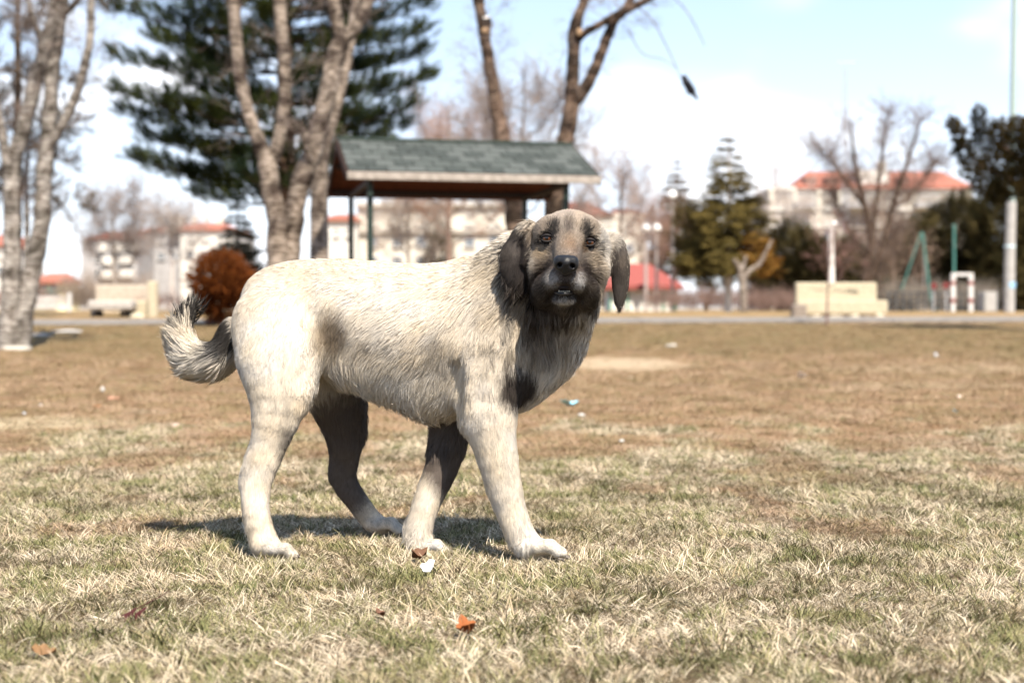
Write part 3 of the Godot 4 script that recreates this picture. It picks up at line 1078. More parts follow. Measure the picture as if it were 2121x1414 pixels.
	chain(e, [[1262, 496, 3.445, 14], [1275, 512, 3.44, 20], [1284, 550, 3.43, 20], [1285, 592, 3.43, 16], [1283, 628, 3.43, 7]], 0.012, ef)
	# mouth, the slit below the nose, eye sockets
	bone(e, [1156, 596, 3.272, 9.0], [1179, 597, 3.272, 9.0], 0.006, Vector3.ONE, true)
	bone(e, [1152, 603, 3.285, 4.5], [1136, 618, 3.325, 4.5], 0.008, Vector3.ONE, true)
	bone(e, [1184, 604, 3.285, 4.5], [1206, 619, 3.325, 4.5], 0.008, Vector3.ONE, true)
	bone(e, [1172, 566, 3.258, 2.5], [1170, 590, 3.262, 2.5], 0.008, Vector3.ONE, true)
	var eyes := []
	for q in [[1132.5, 493.0], [1222.0, 501.5]]:
		var o := Vector3(0, EYE, 0)
		var dir := (at_px(q[0], q[1], 3.4) - o).normalized()
		var s := e.hit(o, dir, 3.2, 3.6)
		eyes.append(s + dir * 0.0062)
	for s in eyes:
		e.cap(s, s, 0.0128, 0.0128, 0.006, Vector3.ONE, true)
	nose_tip = at_px(1172, 545, 3.245)
	head_mid = at_px(1178, 530, 3.44)

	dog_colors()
	dog_flows()

	var m := M.new()
	g.net(m)
	e.net(m)
	paw(m, 1112, 1134, 3.48, 56, 13.5)
	paw(m, 572, 1139, 3.52, 40, 11.0)
	paw(m, 884, 1132, 3.645, 42, 11.5)
	paw(m, 786, 1086, 3.84, 48, 10.5)
	var nv := m.v.size()
	var dirs := PackedVector3Array(); dirs.resize(nv)
	var lens := PackedFloat32Array(); lens.resize(nv)
	var lifts := PackedFloat32Array(); lifts.resize(nv)
	for i in nv:
		var p := m.v[i]
		var a := fur_lie(p)
		dirs[i] = a[0]
		lens[i] = a[1]
		lifts[i] = a[2]
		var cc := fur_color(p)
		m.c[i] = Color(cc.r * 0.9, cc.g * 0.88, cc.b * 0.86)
	grow_fur(dog, base, m, dirs, lens, lifts, eyes, e)
	for i in nv:
		m.v[i] -= base
	part("body", m, plain(Color.WHITE, 0.9, true), dog)
	dog_face(dog, base, eyes, e)

# a paw: a pad and four arched toes with grooves between them
func paw(m: M, bx: float, by: float, d: float, ln: float, r: float) -> void:
	var c := at_px(bx + ln * 0.4, by, d)
	var g := Grid.new(c - Vector3(0.075, 0.055, 0.075), c + Vector3(0.075, 0.045, 0.075), 0.004)
	var o := mpx(r, d)
	bone(g, [bx - ln * 0.35, by - 6, d, r * 1.75], [bx + ln * 0.15, by + 2, d, r * 1.5], 0.012, Vector3(1, 1, 1.15))
	for k in 4:
		var z := (k - 1.5) * o * 1.42
		var far := 1.0 if k == 1 or k == 2 else 0.82
		bone(g, [bx, by, d - z * 0.75, r], [bx + ln * 0.5 * far, by - 3, d - z, r * 1.02], 0.007)
		bone(g, [bx + ln * 0.5 * far, by - 3, d - z, r * 1.02], [bx + ln * far * 0.9, by + 10, d - z, r * 0.82], 0.003)
	for k in 3:
		var z := (k - 1.0) * o * 1.42
		bone(g, [bx + ln * 0.35, by - 10, d - z, r * 0.22], [bx + ln, by + 6, d - z, r * 0.34], 0.004, Vector3.ONE, true)
	g.net(m)

func grow_fur(dog: Node3D, base: Vector3, m: M, dirs: PackedVector3Array, lens: PackedFloat32Array, lifts: PackedFloat32Array, eyes: Array, e: Grid) -> void:
	var bufs := [PackedFloat32Array(), PackedFloat32Array(), PackedFloat32Array(), PackedFloat32Array()]
	var wn := FastNoiseLite.new()
	wn.seed = 21
	wn.frequency = 26.0
	wn.fractal_octaves = 2
	var tn := FastNoiseLite.new()
	tn.seed = 22
	tn.frequency = 55.0
	tn.fractal_octaves = 3
	var mouth := at_px(1168, 597, 3.27)
	var nose := at_px(1172, 546, 3.25)
	var ruff_mid := at_px(1095, 672, 3.48)
	var total := 0
	for t in range(0, m.ix.size(), 3):
		var a := m.ix[t]; var b := m.ix[t + 1]; var d := m.ix[t + 2]
		var area := (m.v[b] - m.v[a]).cross(m.v[d] - m.v[a]).length() * 0.5
		var len0 := (lens[a] + lens[b] + lens[d]) / 3.0
		var dens := 4.8 / (len0 * maxf(0.0011 + len0 * 0.060, 0.0019))
		dens = clampf(dens, 9000.0, 330000.0)
		var want := area * dens
		var num := int(want) + (1 if rng.randf() < want - int(want) else 0)
		for k in num:
			var u := rng.randf(); var w := rng.randf()
			if u + w > 1.0:
				u = 1.0 - u
				w = 1.0 - w
			var p := m.v[a] + (m.v[b] - m.v[a]) * u + (m.v[d] - m.v[a]) * w
			if p.y < 0.006:
				continue
			var nn := (m.n[a] * (1.0 - u - w) + m.n[b] * u + m.n[d] * w).normalized()
			var ln := lens[a] * (1.0 - u - w) + lens[b] * u + lens[d] * w
			var lift := lifts[a] * (1.0 - u - w) + lifts[b] * u + lifts[d] * w
			var dir := dirs[a] * (1.0 - u - w) + dirs[b] * u + dirs[d] * w
			# keep eyes, nose and lips clear
			var near_eye := minf(p.distance_to(eyes[0]), p.distance_to(eyes[1]))
			if near_eye < 0.0145 or p.distance_to(nose) < 0.024:
				continue
			if absf(p.y - mouth.y) < 0.0115 and absf(p.x - mouth.x) < 0.017 and p.z > mouth.z - 0.03:
				continue
			if p.distance_to(mouth) < 0.034 and p.z > mouth.z - 0.035:
				ln *= 0.6
				dir.x += (p.x - mouth.x) * 40.0
			if near_eye < 0.026:
				ln *= 0.6
				lift *= 0.5
			var sway := Vector3(wn.get_noise_3dv(p), wn.get_noise_3dv(p + Vector3(7, 3, 1)), wn.get_noise_3dv(p + Vector3(2, 9, 5)))
			dir += sway * clampf(ln * 20.0 - 0.16, 0.05, 0.7) + Vector3(rng.randfn(), rng.randfn(), rng.randfn()) * 0.09
			var z := dir - nn * dir.dot(nn)
			if z.length() < 0.12:
				z = nn.cross(Vector3.RIGHT)
			z = z.normalized()
			var x := nn.cross(z)
			ln *= rng.randf_range(0.7, 1.25)
			var wid := maxf(0.0009 + ln * 0.050, 0.0017)
			var up := ln * (lift * 0.62 * rng.randf_range(0.6, 1.4) + sway.x * clampf(ln * 5.0, 0.0, 0.16))
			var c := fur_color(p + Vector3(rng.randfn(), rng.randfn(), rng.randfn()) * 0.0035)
			var tone := clampf(1.0 + tn.get_noise_3dv(p) * 0.24 + rng.randfn() * (0.05 + clampf(0.016 - ln, 0.0, 0.01) * 20.0), 0.3, 1.35)
			var ruff := clampf(1.25 - p.distance_to(ruff_mid) / 0.125, 0.0, 1.0)
			tone *= 1.0 - 0.5 * ruff * smoothstep(-0.02, 0.26, tn.get_noise_3dv(Vector3(p.x, p.y * 0.55, p.z) * 0.75))
			var warm := wn.get_noise_3dv(p * 0.4 + Vector3(4, 4, 4)) * 0.10
			c = Color(minf(c.r * tone * (1.0 + warm * 0.5), 0.93), minf(c.g * tone, 0.92), minf(c.b * tone * (1.0 - warm), 0.90))
			var kind := 0
			if ln > 0.03:
				kind = 2 + rng.randi() % 2
			else:
				kind = rng.randi() % 2
			push(bufs[kind], Basis(x * wid, nn * maxf(up * 0.85, 0.0012), z * ln), p - base, c)
			total += 1
	var fm := plain(Color.WHITE, 0.62, true)
	fm.metallic_specular = 0.28
	fm.backlight_enabled = true
	fm.backlight = Color(0.56, 0.54, 0.51)
	for k in 4:
		many("fur", lock_mesh(8, 40 + k, 0.8 if k < 2 else 0.6, 0.1 if k < 2 else 0.35), fm, bufs[k], dog)
	print("fur locks: ", total)

func dog_face(dog: Node3D, base: Vector3, eyes: Array, e: Grid) -> void:
	var eye_pos := Vector3(0, EYE, 0)
	var black := plain(lin(0.010, 0.009, 0.009), 0.28)
	black.metallic_specular = 0.5
	var lid := plain(lin(0.010, 0.008, 0.008), 0.6)
	var ball := plain(lin(0.03, 0.02, 0.015), 0.08)
	ball.clearcoat_enabled = true
	ball.clearcoat = 1.0
	ball.clearcoat_roughness = 0.03
	var iris := ball.duplicate()
	iris.albedo_color = lin(0.085, 0.030, 0.011)
	var pup := ball.duplicate()
	pup.albedo_color = lin(0.004, 0.003, 0.003)
	for s in eyes:
		var to: Vector3 = (eye_pos + Vector3(0, 0.0, 0) - s).normalized()
		var b := Basis.looking_at(-to, Vector3.UP)   # +z looks out of the eye
		var m := M.new()
		m.ball(Vector3.ZERO, Vector3.ONE * 0.0122, 20, 14)
		var o := part("eye", m, ball, dog)
		o.transform = Transform3D(b, s - base)
		# iris and pupil as caps of slightly larger spheres
		for cap in [["iris", 0.01235, 0.0086, iris], ["pupil", 0.0125, 0.0042, pup]]:
			var q := M.new()
			var rr: float = cap[1]
			var amax := asin(cap[2] / rr)
			var rows := []
			for j in 7:
				var th := amax * j / 6.0
				var f0 := q.v.size()
				for i in 21:
					var ph := TAU * (i % 20) / 20.0
					var dd := Vector3(sin(th) * cos(ph), sin(th) * sin(ph), cos(th))
					q.vert(dd * rr, dd)
				rows.append(f0)
			for j in 6:
				for i in 20:
					q.tri(rows[j] + i, rows[j] + i + 1, rows[j + 1] + i + 1)
					q.tri(rows[j] + i, rows[j + 1] + i + 1, rows[j + 1] + i)
			part(cap[0], q, cap[3], o)
		# lids: dark rims that follow the ball above and below
		for sg in [1.0, -1.0]:
			var q := M.new()
			var pts := PackedVector3Array()
			var rad := PackedFloat32Array()
			for i in 13:
				var a := PI * i / 12.0
				var x := -cos(a) * 0.0125
				var y: float = sin(a) * (0.0070 if sg > 0 else 0.0082) * sg
				var zz := sqrt(maxf(0.0131 * 0.0131 - x * x - y * y, 0.000004))
				pts.append(Vector3(x, y, zz))
				rad.append(0.0016 + 0.0016 * sin(a) * (1.3 if sg > 0 else 0.8))
			q.tube(pts, rad, 8)
			part("eyelid", q, lid, o)
	# nose: a field of its own, with nostrils
	var g := Grid.new(at_px(1140, 580, 3.25) + Vector3(0, 0, -0.05), at_px(1204, 515, 3.25) + Vector3(0, 0, 0.045), 0.0022)
	var kk := 0.008
	bone(g, [1159, 541, 3.252, 13], [1186, 542, 3.252, 13], kk)
	bone(g, [1160, 550, 3.252, 11], [1186, 552, 3.252, 11], kk)
	bone(g, [1173, 545, 3.246, 15], [1172, 556, 3.25, 13], kk)
	bone(g, [1171, 560, 3.254, 8], [1171, 566, 3.262, 7], kk)
	bone(g, [1172, 545, 3.275, 18], [1172, 550, 3.275, 19], kk)
	bone(g, [1162, 547, 3.228, 4.6], [1157, 550, 3.25, 4.2], 0.003, Vector3.ONE, true)
	bone(g, [1183, 549, 3.228, 4.6], [1188, 552, 3.25, 4.2], 0.003, Vector3.ONE, true)
	bone(g, [1172, 552, 3.228, 1.4], [1171, 568, 3.24, 1.4], 0.004, Vector3.ONE, true)
	var m := M.new()
	g.net(m)
	for i in m.v.size():
		m.v[i] -= base
	var nm := plain(lin(0.005, 0.005, 0.006), 0.42)
	nm.metallic_specular = 0.4
	nm.heightmap_enabled = true
	nm.heightmap_scale = 0.06
	nm.heightmap_texture = noise_tex(128, 0.09, Color.BLACK, Color.WHITE, 3)
	nm.uv1_triplanar = true
	nm.uv1_scale = Vector3.ONE * 30.0
	part("nose", m, nm, dog)
	# inside of the mouth, lips, lower teeth
	m = M.new()
	m.ball(at_px(1168, 595, 3.296) - base, Vector3(0.020, 0.0095, 0.018), 16, 10)
	part("mouth", m, plain(lin(0.012, 0.008, 0.008), 0.5), dog)
	m = M.new()
	var pts := PackedVector3Array()
	var rad := PackedFloat32Array()
	for i in 11:
		var a := i / 10.0
		var x := lerpf(1149, 1187, a)
		var y := 605.0 + 3.5 * (1.0 - pow(2.0 * a - 1.0, 2.0))
		pts.append(at_px(x, y, 3.281 + 0.02 * pow(2.0 * a - 1.0, 2.0)) - base)
		rad.append(0.0022 + 0.0022 * sin(PI * a))
	m.tube(pts, rad, 8)
	part("lip", m, black, dog)
	var tm := plain(lin(0.42, 0.40, 0.34), 0.3)
	for i in 6:
		var a := (i + 0.5) / 6.0
		var x := lerpf(1156, 1181, a)
		var p := at_px(x, 602.6 + 1.0 * (1.0 - pow(2.0 * a - 1.0, 2.0)), 3.279 + 0.008 * pow(2.0 * a - 1.0, 2.0)) - base
		m = M.new()
		m.ball(p, Vector3(0.0012 + 0.0004 * (i % 2), 0.0014 + 0.0009 * ((i + 1) % 2), 0.0011) * (1.25 if i == 0 or i == 5 else 1.0), 8, 6)
		part("tooth", m, tm, dog)
	# claws
	var cm := plain(lin(0.09, 0.075, 0.065), 0.4)
	for q in [[1161, 1156, 3.52], [1177, 1154, 3.497], [1179, 1157, 3.465], [1163, 1160, 3.44], [601, 1151, 3.554], [613, 1148, 3.532], [614, 1151, 3.508], [603, 1153, 3.486], [827, 1101, 3.87], [839, 1099, 3.85], [841, 1103, 3.828], [829, 1106, 3.808], [922, 1143, 3.674], [932, 1141, 3.652], [934, 1144, 3.628], [924, 1147, 3.606]]:
		m = M.new()
		var p := at_px(q[0], q[1], q[2]) - base
		m.tube(PackedVector3Array([p + Vector3(-0.008, 0.003, 0), p + Vector3(0.003, 0.001, 0), p + Vector3(0.010, -0.006, 0)]), PackedFloat32Array([0.0042, 0.0036, 0.0008]), 6)
		part("claw", m, cm, dog)

# ---------------------------------------------------------------- trees
# smooth line through picture points [px, py, distance, radius px]
func curve_px(pts: Array, steps: int, jit := 0.0) -> Array:
	var ps := PackedVector3Array()
	var rs := PackedFloat32Array()
	var n := pts.size()
	var w := []
	for q in pts:
		w.append(at_px(q[0], q[1], q[2]))
	for i in n - 1:
		var a: Vector3 = w[maxi(i - 1, 0)]
		var b: Vector3 = w[i]
		var c: Vector3 = w[i + 1]
		var d: Vector3 = w[mini(i + 2, n - 1)]
		var last := steps + 1 if i == n - 2 else steps
		for k in last:
			var t := float(k) / steps
			var p := 0.5 * (2.0 * b + (c - a) * t + (2.0 * a - 5.0 * b + 4.0 * c - d) * t * t + (3.0 * b - a - 3.0 * c + d) * t * t * t)
			var r := lerpf(mpx(pts[i][3], pts[i][2]), mpx(pts[i + 1][3], pts[i + 1][2]), t)
			ps.append(p + Vector3(rng.randfn(), rng.randfn() * 0.3, rng.randfn()) * r * jit)
			rs.append(r)
	return [ps, rs]

# a limb with bark scars: rings swell and darken where old shoots left marks
func limb_mesh(line: Array, sides: int, base: Vector3, pale: Color, dark: Color, scar: float) -> M:
	var m := M.new()
	var pts: PackedVector3Array = line[0]
	var rad: PackedFloat32Array = line[1]
	# finer rings
	var fp := PackedVector3Array()
	var fr := PackedFloat32Array()
	for i in pts.size() - 1:
		var sub := clampi(int(pts[i].distance_to(pts[i + 1]) / maxf(rad[i] * 0.6, 0.02)), 1, 10)
		for k in sub:
			var t := float(k) / sub
			fp.append(pts[i].lerp(pts[i + 1], t))
			fr.append(lerpf(rad[i], rad[i + 1], t))
	fp.append(pts[pts.size() - 1])
	fr.append(rad[rad.size() - 1])
	var f0 := m.v.size()
	var ring := 0.0
	var scars := PackedFloat32Array()
	for i in fp.size():
		ring -= 1.0
		if ring < -1.5 and rng.randf() < 0.38 * scar:
			ring = 1.0
		scars.append(1.0 if ring == 1.0 else 0.8 if ring >= 0.0 else 0.25 if ring >= -1.0 else 0.0)
		fr[i] *= 1.0 + (0.11 * scars[i] if scar > 0.0 else 0.0) + rng.randfn() * 0.02
	for i in fp.size():
		fp[i] -= base
	m.tube(fp, fr, sides, true, 0.05, rng.randi() % 50)
	for i in fp.size():
		for k in sides + 1:
			var v := f0 + i * (sides + 1) + k
			var s := scars[i] * (0.45 + 0.55 * absf(sin(k * 1.7 + i)))
			var g := noise.get_noise_3dv(m.v[v] * 60.0) * 0.5 + noise.get_noise_3dv(m.v[v] * 220.0) * 0.6
			var c := pale.lerp(dark, clampf(s * scar * 1.25 + g * 1.5 + 0.15, 0.0, 1.0))
			m.c[v] = c
	return m

# a spray of fine bare twigs, one unit tall
func twig_mesh(seed_: int, depth: int, forks: int, thick: float, droop := 0.0) -> ArrayMesh:
	var r := RandomNumberGenerator.new()
	r.seed = seed_
	var m := M.new()
	twig_grow(m, r, Vector3.ZERO, Vector3.UP, 0.55, thick, depth, forks, droop)
	return m.mesh()

func twig_grow(m: M, r: RandomNumberGenerator, p: Vector3, dir: Vector3, ln: float, th: float, depth: int, forks: int, droop: float) -> void:
	var pts := PackedVector3Array([p])
	var rad := PackedFloat32Array([th])
	var q := p
	var dd := dir
	for k in 3:
		dd = (dd + Vector3(r.randfn(), r.randfn() * 0.6 - droop, r.randfn()) * 0.16).normalized()
		q += dd * ln / 3.0
		pts.append(q)
		rad.append(th * (1.0 - 0.22 * (k + 1)))
	m.tube(pts, rad, 3, false)
	if depth == 0:
		return
	for f in forks:
		var i := 1 + r.randi() % 3
		var side := Vector3(r.randfn(), r.randfn() * 0.5 + 0.15, r.randfn()).normalized()
		twig_grow(m, r, pts[i], (dd * 0.9 + side * 0.75).normalized(), ln * r.randf_range(0.5, 0.8), th * 0.62, depth - 1, forks, droop)

func twig_material(c: Color) -> StandardMaterial3D:
	return plain(c.linear_to_srgb(), 0.9, true)

# sprays set along a line of points, leaning away from it
func sprays_along(buf: PackedFloat32Array, line: Array, base: Vector3, n: int, s0: float, s1: float, from: float, c0: Color, c1: Color, out := 0.8) -> void:
	var pts: PackedVector3Array = line[0]
	var m := pts.size()
	for k in n:
		var t := lerpf(from, 1.0, rng.randf()) * (m - 1)
		var i := mini(int(t), m - 2)
		var p := pts[i].lerp(pts[i + 1], t - i)
		var along := (pts[i + 1] - pts[i]).normalized()
		var side := Vector3(rng.randfn(), rng.randfn() * 0.4, rng.randfn()).normalized()
		var y := (along * 0.7 + side * out + Vector3.UP * 0.25).normalized()
		var x := y.cross(Vector3(rng.randfn(), rng.randfn(), rng.randfn())).normalized()
		var s := rng.randf_range(s0, s1)
		push(buf, Basis(x, y, x.cross(y)) * Basis.from_scale(Vector3.ONE * s), p - base, c0.lerp(c1, rng.randf()))

# a bare tree grown by rule: trunk, limbs and a crown of twigs
func bare_tree(called: String, label: String, base: Vector3, height: float, spread: float, r0: float, limbs: int, twigs: int, pale: Color, dark: Color, tw: Color, group := "", fork := 0.3, lean := Vector3.ZERO, size := 1.0) -> Node3D:
	var t := thing(called, label, "tree", base, 0.0, group)
	var mat := plain(Color.WHITE, 0.92, true)
	var buf := PackedFloat32Array()
	var tp := PackedVector3Array()
	var tr := PackedFloat32Array()
	for k in 9:
		var a := k / 8.0
		tp.append(Vector3(0, -0.05, 0) + Vector3.UP * height * 0.92 * a + lean * a * a + Vector3(rng.randfn(), 0, rng.randfn()) * r0 * 0.5 * a)
		tr.append(r0 * (1.0 - 0.85 * a))
	part("trunk", limb_mesh([tp, tr], 9, Vector3.ZERO, pale, dark, 0.5), mat, t)
	for l in limbs:
		var a := lerpf(fork, 0.85, (l + rng.randf()) / limbs)
		var i := int(a * 8.0)
		var p := tp[i].lerp(tp[mini(i + 1, 8)], a * 8.0 - i)
		var az := l * 2.4 + rng.randf_range(-0.5, 0.5)
		var out := Vector3(cos(az), 0, sin(az))
		var ln := (1.0 - a * 0.55) * spread * rng.randf_range(0.8, 1.15)
		var lp := PackedVector3Array()
		var lr := PackedFloat32Array()
		for k in 7:
			var b := k / 6.0
			lp.append(p + out * ln * b * (1.0 - 0.25 * b) + Vector3.UP * (ln * 0.9 * b * (0.35 + 0.65 * b)) + Vector3(rng.randfn(), rng.randfn(), rng.randfn()) * 0.025 * ln)
			lr.append(r0 * 0.42 * (1.0 - 0.8 * b) * (1.0 - a * 0.5))
		part("limb", limb_mesh([lp, lr], 6, Vector3.ZERO, pale, dark, 0.4), mat, t)
		sprays_along(buf, [lp, lr], Vector3.ZERO, int(1.7 * twigs / (limbs + 1.0)), 0.35 * size, 0.95 * size, 0.25, tw, tw * 0.7)
	sprays_along(buf, [tp, tr], Vector3.ZERO, int(1.7 * twigs / (limbs + 1.0)), 0.35 * size, 0.9 * size, 0.5, tw, tw * 0.7)
	many("crown", twigs_shared[3 if base.z < -30.0 else rng.randi() % 3], twig_material(Color.WHITE), buf, t)
	return t

var twigs_shared := []
var needle_brush: ArrayMesh
var needle_spray: ArrayMesh
var leaf_tuft: ArrayMesh

# needles all round a short shoot, one unit long
func brush_mesh(seed_: int, needles: int, length: float, wide: float, forward: float) -> ArrayMesh:
	var r := RandomNumberGenerator.new()
	r.seed = seed_
	var m := M.new()
	m.col = Color(0.9, 0.75, 0.6)
	m.seg(Vector3.ZERO, Vector3(0, 0.9, 0), 0.012, 0.006, 3)
	for i in needles:
		var t := (i + r.randf()) / needles
		var az := r.randf() * TAU
		var o := Vector3(0, t * 0.9, 0)
		var side := Vector3(cos(az), 0, sin(az))
		var dir := (side + Vector3.UP * (forward + t * 0.9 + r.randf_range(-0.2, 0.3))).normalized()
		var w := dir.cross(Vector3(r.randfn(), r.randfn(), r.randfn())).normalized() * wide
		var tip := o + dir * length * r.randf_range(0.7, 1.1)
		var tone := r.randf_range(0.7, 1.15)
		m.col = Color(tone, tone, tone)
		var nn := (side + Vector3.UP * 0.5).normalized()
		m.tri3(o - w, o + w, tip, nn)
	return m.mesh()

# a flat fan of side shoots with short needles: a spruce twig, one unit long
func spray_mesh(seed_: int) -> ArrayMesh:
	var r := RandomNumberGenerator.new()
	r.seed = seed_
	var m := M.new()
	for s in 9:
		var t := s / 9.0
		var sg := -1.0 if s % 2 else 1.0
		var o := Vector3(0, t * 0.85, 0)
		var dir := Vector3(sg * 0.8, 0.75, r.randf_range(-0.3, 0.1)).normalized() if s < 8 else Vector3.UP
		var ln := 0.5 * (1.0 - t * 0.6)
		for k in 12:
			var q := o + dir * ln * (k + r.randf()) / 12.0
			var nd := (dir * 0.9 + Vector3(r.randfn(), r.randfn(), r.randfn()) * 0.7).normalized()
			var w := nd.cross(Vector3(r.randfn(), r.randfn(), r.randfn())).normalized() * 0.022
			var tone := r.randf_range(0.7, 1.15)
			m.col = Color(tone, tone, tone)
			m.tri3(q - w, q + w, q + nd * 0.13, Vector3(nd.x * 0.5, 0.6, 0.8).normalized())
	return m.mesh()

func build_shared() -> void:
	for i in 3:
		twigs_shared.append(twig_mesh(60 + i, 3, 3, 0.0075))
	twigs_shared.append(twig_mesh(64, 3, 3, 0.014))
	needle_brush = brush_mesh(5, 54, 0.42, 0.017, 0.35)
	needle_spray = spray_mesh(8)
	leaf_tuft = brush_mesh(6, 36, 0.40, 0.050, 0.1)

# foliage scattered through ellipsoids [px, py, distance, rx px, ry px, rz px], leaves turned outward
func fill_lobes(buf: PackedFloat32Array, lobes: Array, base: Vector3, per_area: float, s0: float, s1: float, c0: Color, c1: Color, shell := 0.55, up := 0.5) -> void:
	for q in lobes:
		var c := at_px(q[0], q[1], q[2])
		var r := Vector3(mpx(q[3], q[2]), mpx(q[4], q[2]), mpx(q[5], q[2]))
		var n := int(per_area * (r.x * r.y + r.y * r.z + r.x * r.z) * 4.0)
		for i in n:
			var d := Vector3(rng.randfn(), rng.randfn(), rng.randfn()).normalized()
			var rad := lerpf(shell, 1.0, sqrt(rng.randf()))
			rad *= 1.0 + noise.get_noise_3dv(d * 45.0 + c * 7.0) * 0.35
			var p := c + d * r * rad
			var y := (d + Vector3.UP * up + Vector3(rng.randfn(), rng.randfn(), rng.randfn()) * 0.35).normalized()
			var x := y.cross(Vector3(rng.randfn(), rng.randfn(), rng.randfn())).normalized()
			var s := rng.randf_range(s0, s1)
			var mixv := clampf(0.5 + noise.get_noise_3dv(p * 30.0) * 1.2 + rng.randfn() * 0.15, 0.0, 1.0)
			push(buf, Basis(x, y, x.cross(y)) * Basis.from_scale(Vector3.ONE * s), p - base, c0.lerp(c1, mixv))

func needle_mat() -> StandardMaterial3D:
	if not mats.has("needle"):
		var m := plain(Color.WHITE, 0.85, true)
		m.metallic_specular = 0.12
		m.backlight_enabled = true
		m.backlight = Color(0.25, 0.25, 0.2)
		mats["needle"] = m
	return mats["needle"]

func shrub(called: String, label: String, cat: String, base: Vector3, lobes: Array, per: float, s0: float, s1: float, c0: Color, c1: Color, mesh: Mesh, stems := 3, group := "", shell := 0.5) -> Node3D:
	var t := thing(called, label, cat, base, 0.0, group)
	var m := M.new()
	m.col = Color(0.16, 0.12, 0.09)
	for i in stems:
		var q: Array = lobes[i % lobes.size()]
		var to := at_px(q[0], q[1], q[2]) - base
		m.tube(PackedVector3Array([Vector3(rng.randfn() * 0.03, -0.05, rng.randfn() * 0.03), to * 0.5 + Vector3(rng.randfn(), 0, rng.randfn()) * 0.06, to]), PackedFloat32Array([0.05, 0.035, 0.012]), 6)
	part("trunk", m, plain(Color.WHITE, 0.95, true), t)
	var buf := PackedFloat32Array()
	fill_lobes(buf, lobes, base, per, s0, s1, c0, c1, shell)
	many("crown", mesh, needle_mat(), buf, t)
	return t

# a spruce: straight trunk, whorls of drooping boughs that shorten to the top
func spruce(label: String, base: Vector3, height: float, half: float, low: float, c0: Color, c1: Color, levels: int, trunk_c: Color, r0: float, warm = null, gap := 0.0) -> Node3D:
	var t := thing("spruce_tree", label, "tree", base)
	var mat := plain(Color.WHITE, 0.92, true)
	var tp := PackedVector3Array([Vector3(0, -0.05, 0), Vector3(0, height * 0.3, 0), Vector3(0.02, height * 0.7, 0), Vector3(0, height * 0.99, 0)])
	part("trunk", limb_mesh([tp, PackedFloat32Array([r0, r0 * 0.8, r0 * 0.4, 0.01])], 8, Vector3.ZERO, trunk_c, trunk_c * 0.6, 0.4), mat, t)
	var buf := PackedFloat32Array()
	var bm := M.new()
	bm.col = Color(0.06, 0.045, 0.03)
	for l in levels:
		var a := (l + 0.3 * rng.randf()) / levels
		var y := lerpf(low, height * 0.97, a)
		var ln := half * pow(1.0 - a, 0.85) * rng.randf_range(0.8, 1.12) + 0.05
		var nb := 6 if a < 0.6 else 6
		for b in nb:
			if rng.randf() < gap:
				continue
			var az := TAU * b / nb + l * 0.9 + rng.randf_range(-0.3, 0.3)
			var out := Vector3(cos(az), 0, sin(az))
			var lb := ln * rng.randf_range(0.75, 1.1)
			var p0 := Vector3(0, y, 0)
			bm.tube(PackedVector3Array([p0, p0 + out * lb * 0.5 - Vector3.UP * lb * 0.05, p0 + out * lb * 0.9 - Vector3.UP * lb * 0.14]), PackedFloat32Array([0.014, 0.009, 0.004]), 4, false)
			var ns := clampi(int(lb * 27.0), 5, 40)
			for k in ns:
				var u := lerpf(0.15, 0.95, (k + rng.randf()) / ns)
				var p := p0 + out * lb * u - Vector3.UP * lb * (0.16 * u) + Vector3(rng.randfn(), rng.randfn() * 1.1, rng.randfn()) * 0.08 * lb
				var yy := (out * 0.8 + Vector3(rng.randfn() * 0.55, rng.randf_range(-0.25, 0.15), rng.randfn() * 0.55)).normalized()
				var x := yy.cross(Vector3.UP + Vector3(rng.randfn(), 0, rng.randfn()) * 0.3).normalized()
				var s := rng.randf_range(0.26, 0.42) * clampf(lb * 0.9 + 0.35, 0.45, 1.2)
				var c := c0.lerp(c1, clampf(rng.randf() * 0.6 + u * 0.4, 0.0, 1.0))
				if warm != null:
					c = c.lerp(warm[0], smoothstep(0.3, 0.9, out.x) * (1.0 - smoothstep(0.12, 0.34, a)) * warm[1] * rng.randf_range(0.5, 1.0))
				push(buf, Basis(x, yy, x.cross(yy)) * Basis.from_scale(Vector3.ONE * s), p, c)
	part("boughs", bm, mat, t)
	many("crown", needle_spray, needle_mat(), buf, t)
	return t

# bark: dark cross-wise scars and fine cracks over the limb's own colour, with relief
func bark_mat() -> StandardMaterial3D:
	if mats.has("bark"):
		return mats["bark"]
	var m := plain(Color.WHITE, 0.95, true)
	var n := FastNoiseLite.new()
	n.seed = 88
	n.frequency = 0.016
	n.fractal_octaves = 5
	n.fractal_gain = 0.6
	var t := NoiseTexture2D.new()
	t.width = 512
	t.height = 512
	t.seamless = true
	t.noise = n
	var g := Gradient.new()
	g.set_color(0, Color(0.40, 0.37, 0.35))
	g.set_color(1, Color(1.0, 1.0, 1.0))
	g.add_point(0.32, Color(0.52, 0.48, 0.45))
	g.add_point(0.44, Color(0.80, 0.78, 0.76))
	g.add_point(0.62, Color(0.97, 0.96, 0.95))
	t.color_ramp = g
	m.albedo_texture = t
	m.uv1_triplanar = true
	m.uv1_scale = Vector3(0.8, 2.0, 0.8)
	m.heightmap_enabled = true
	m.heightmap_scale = 1.5
	m.heightmap_texture = t
	mats["bark"] = m
	return m

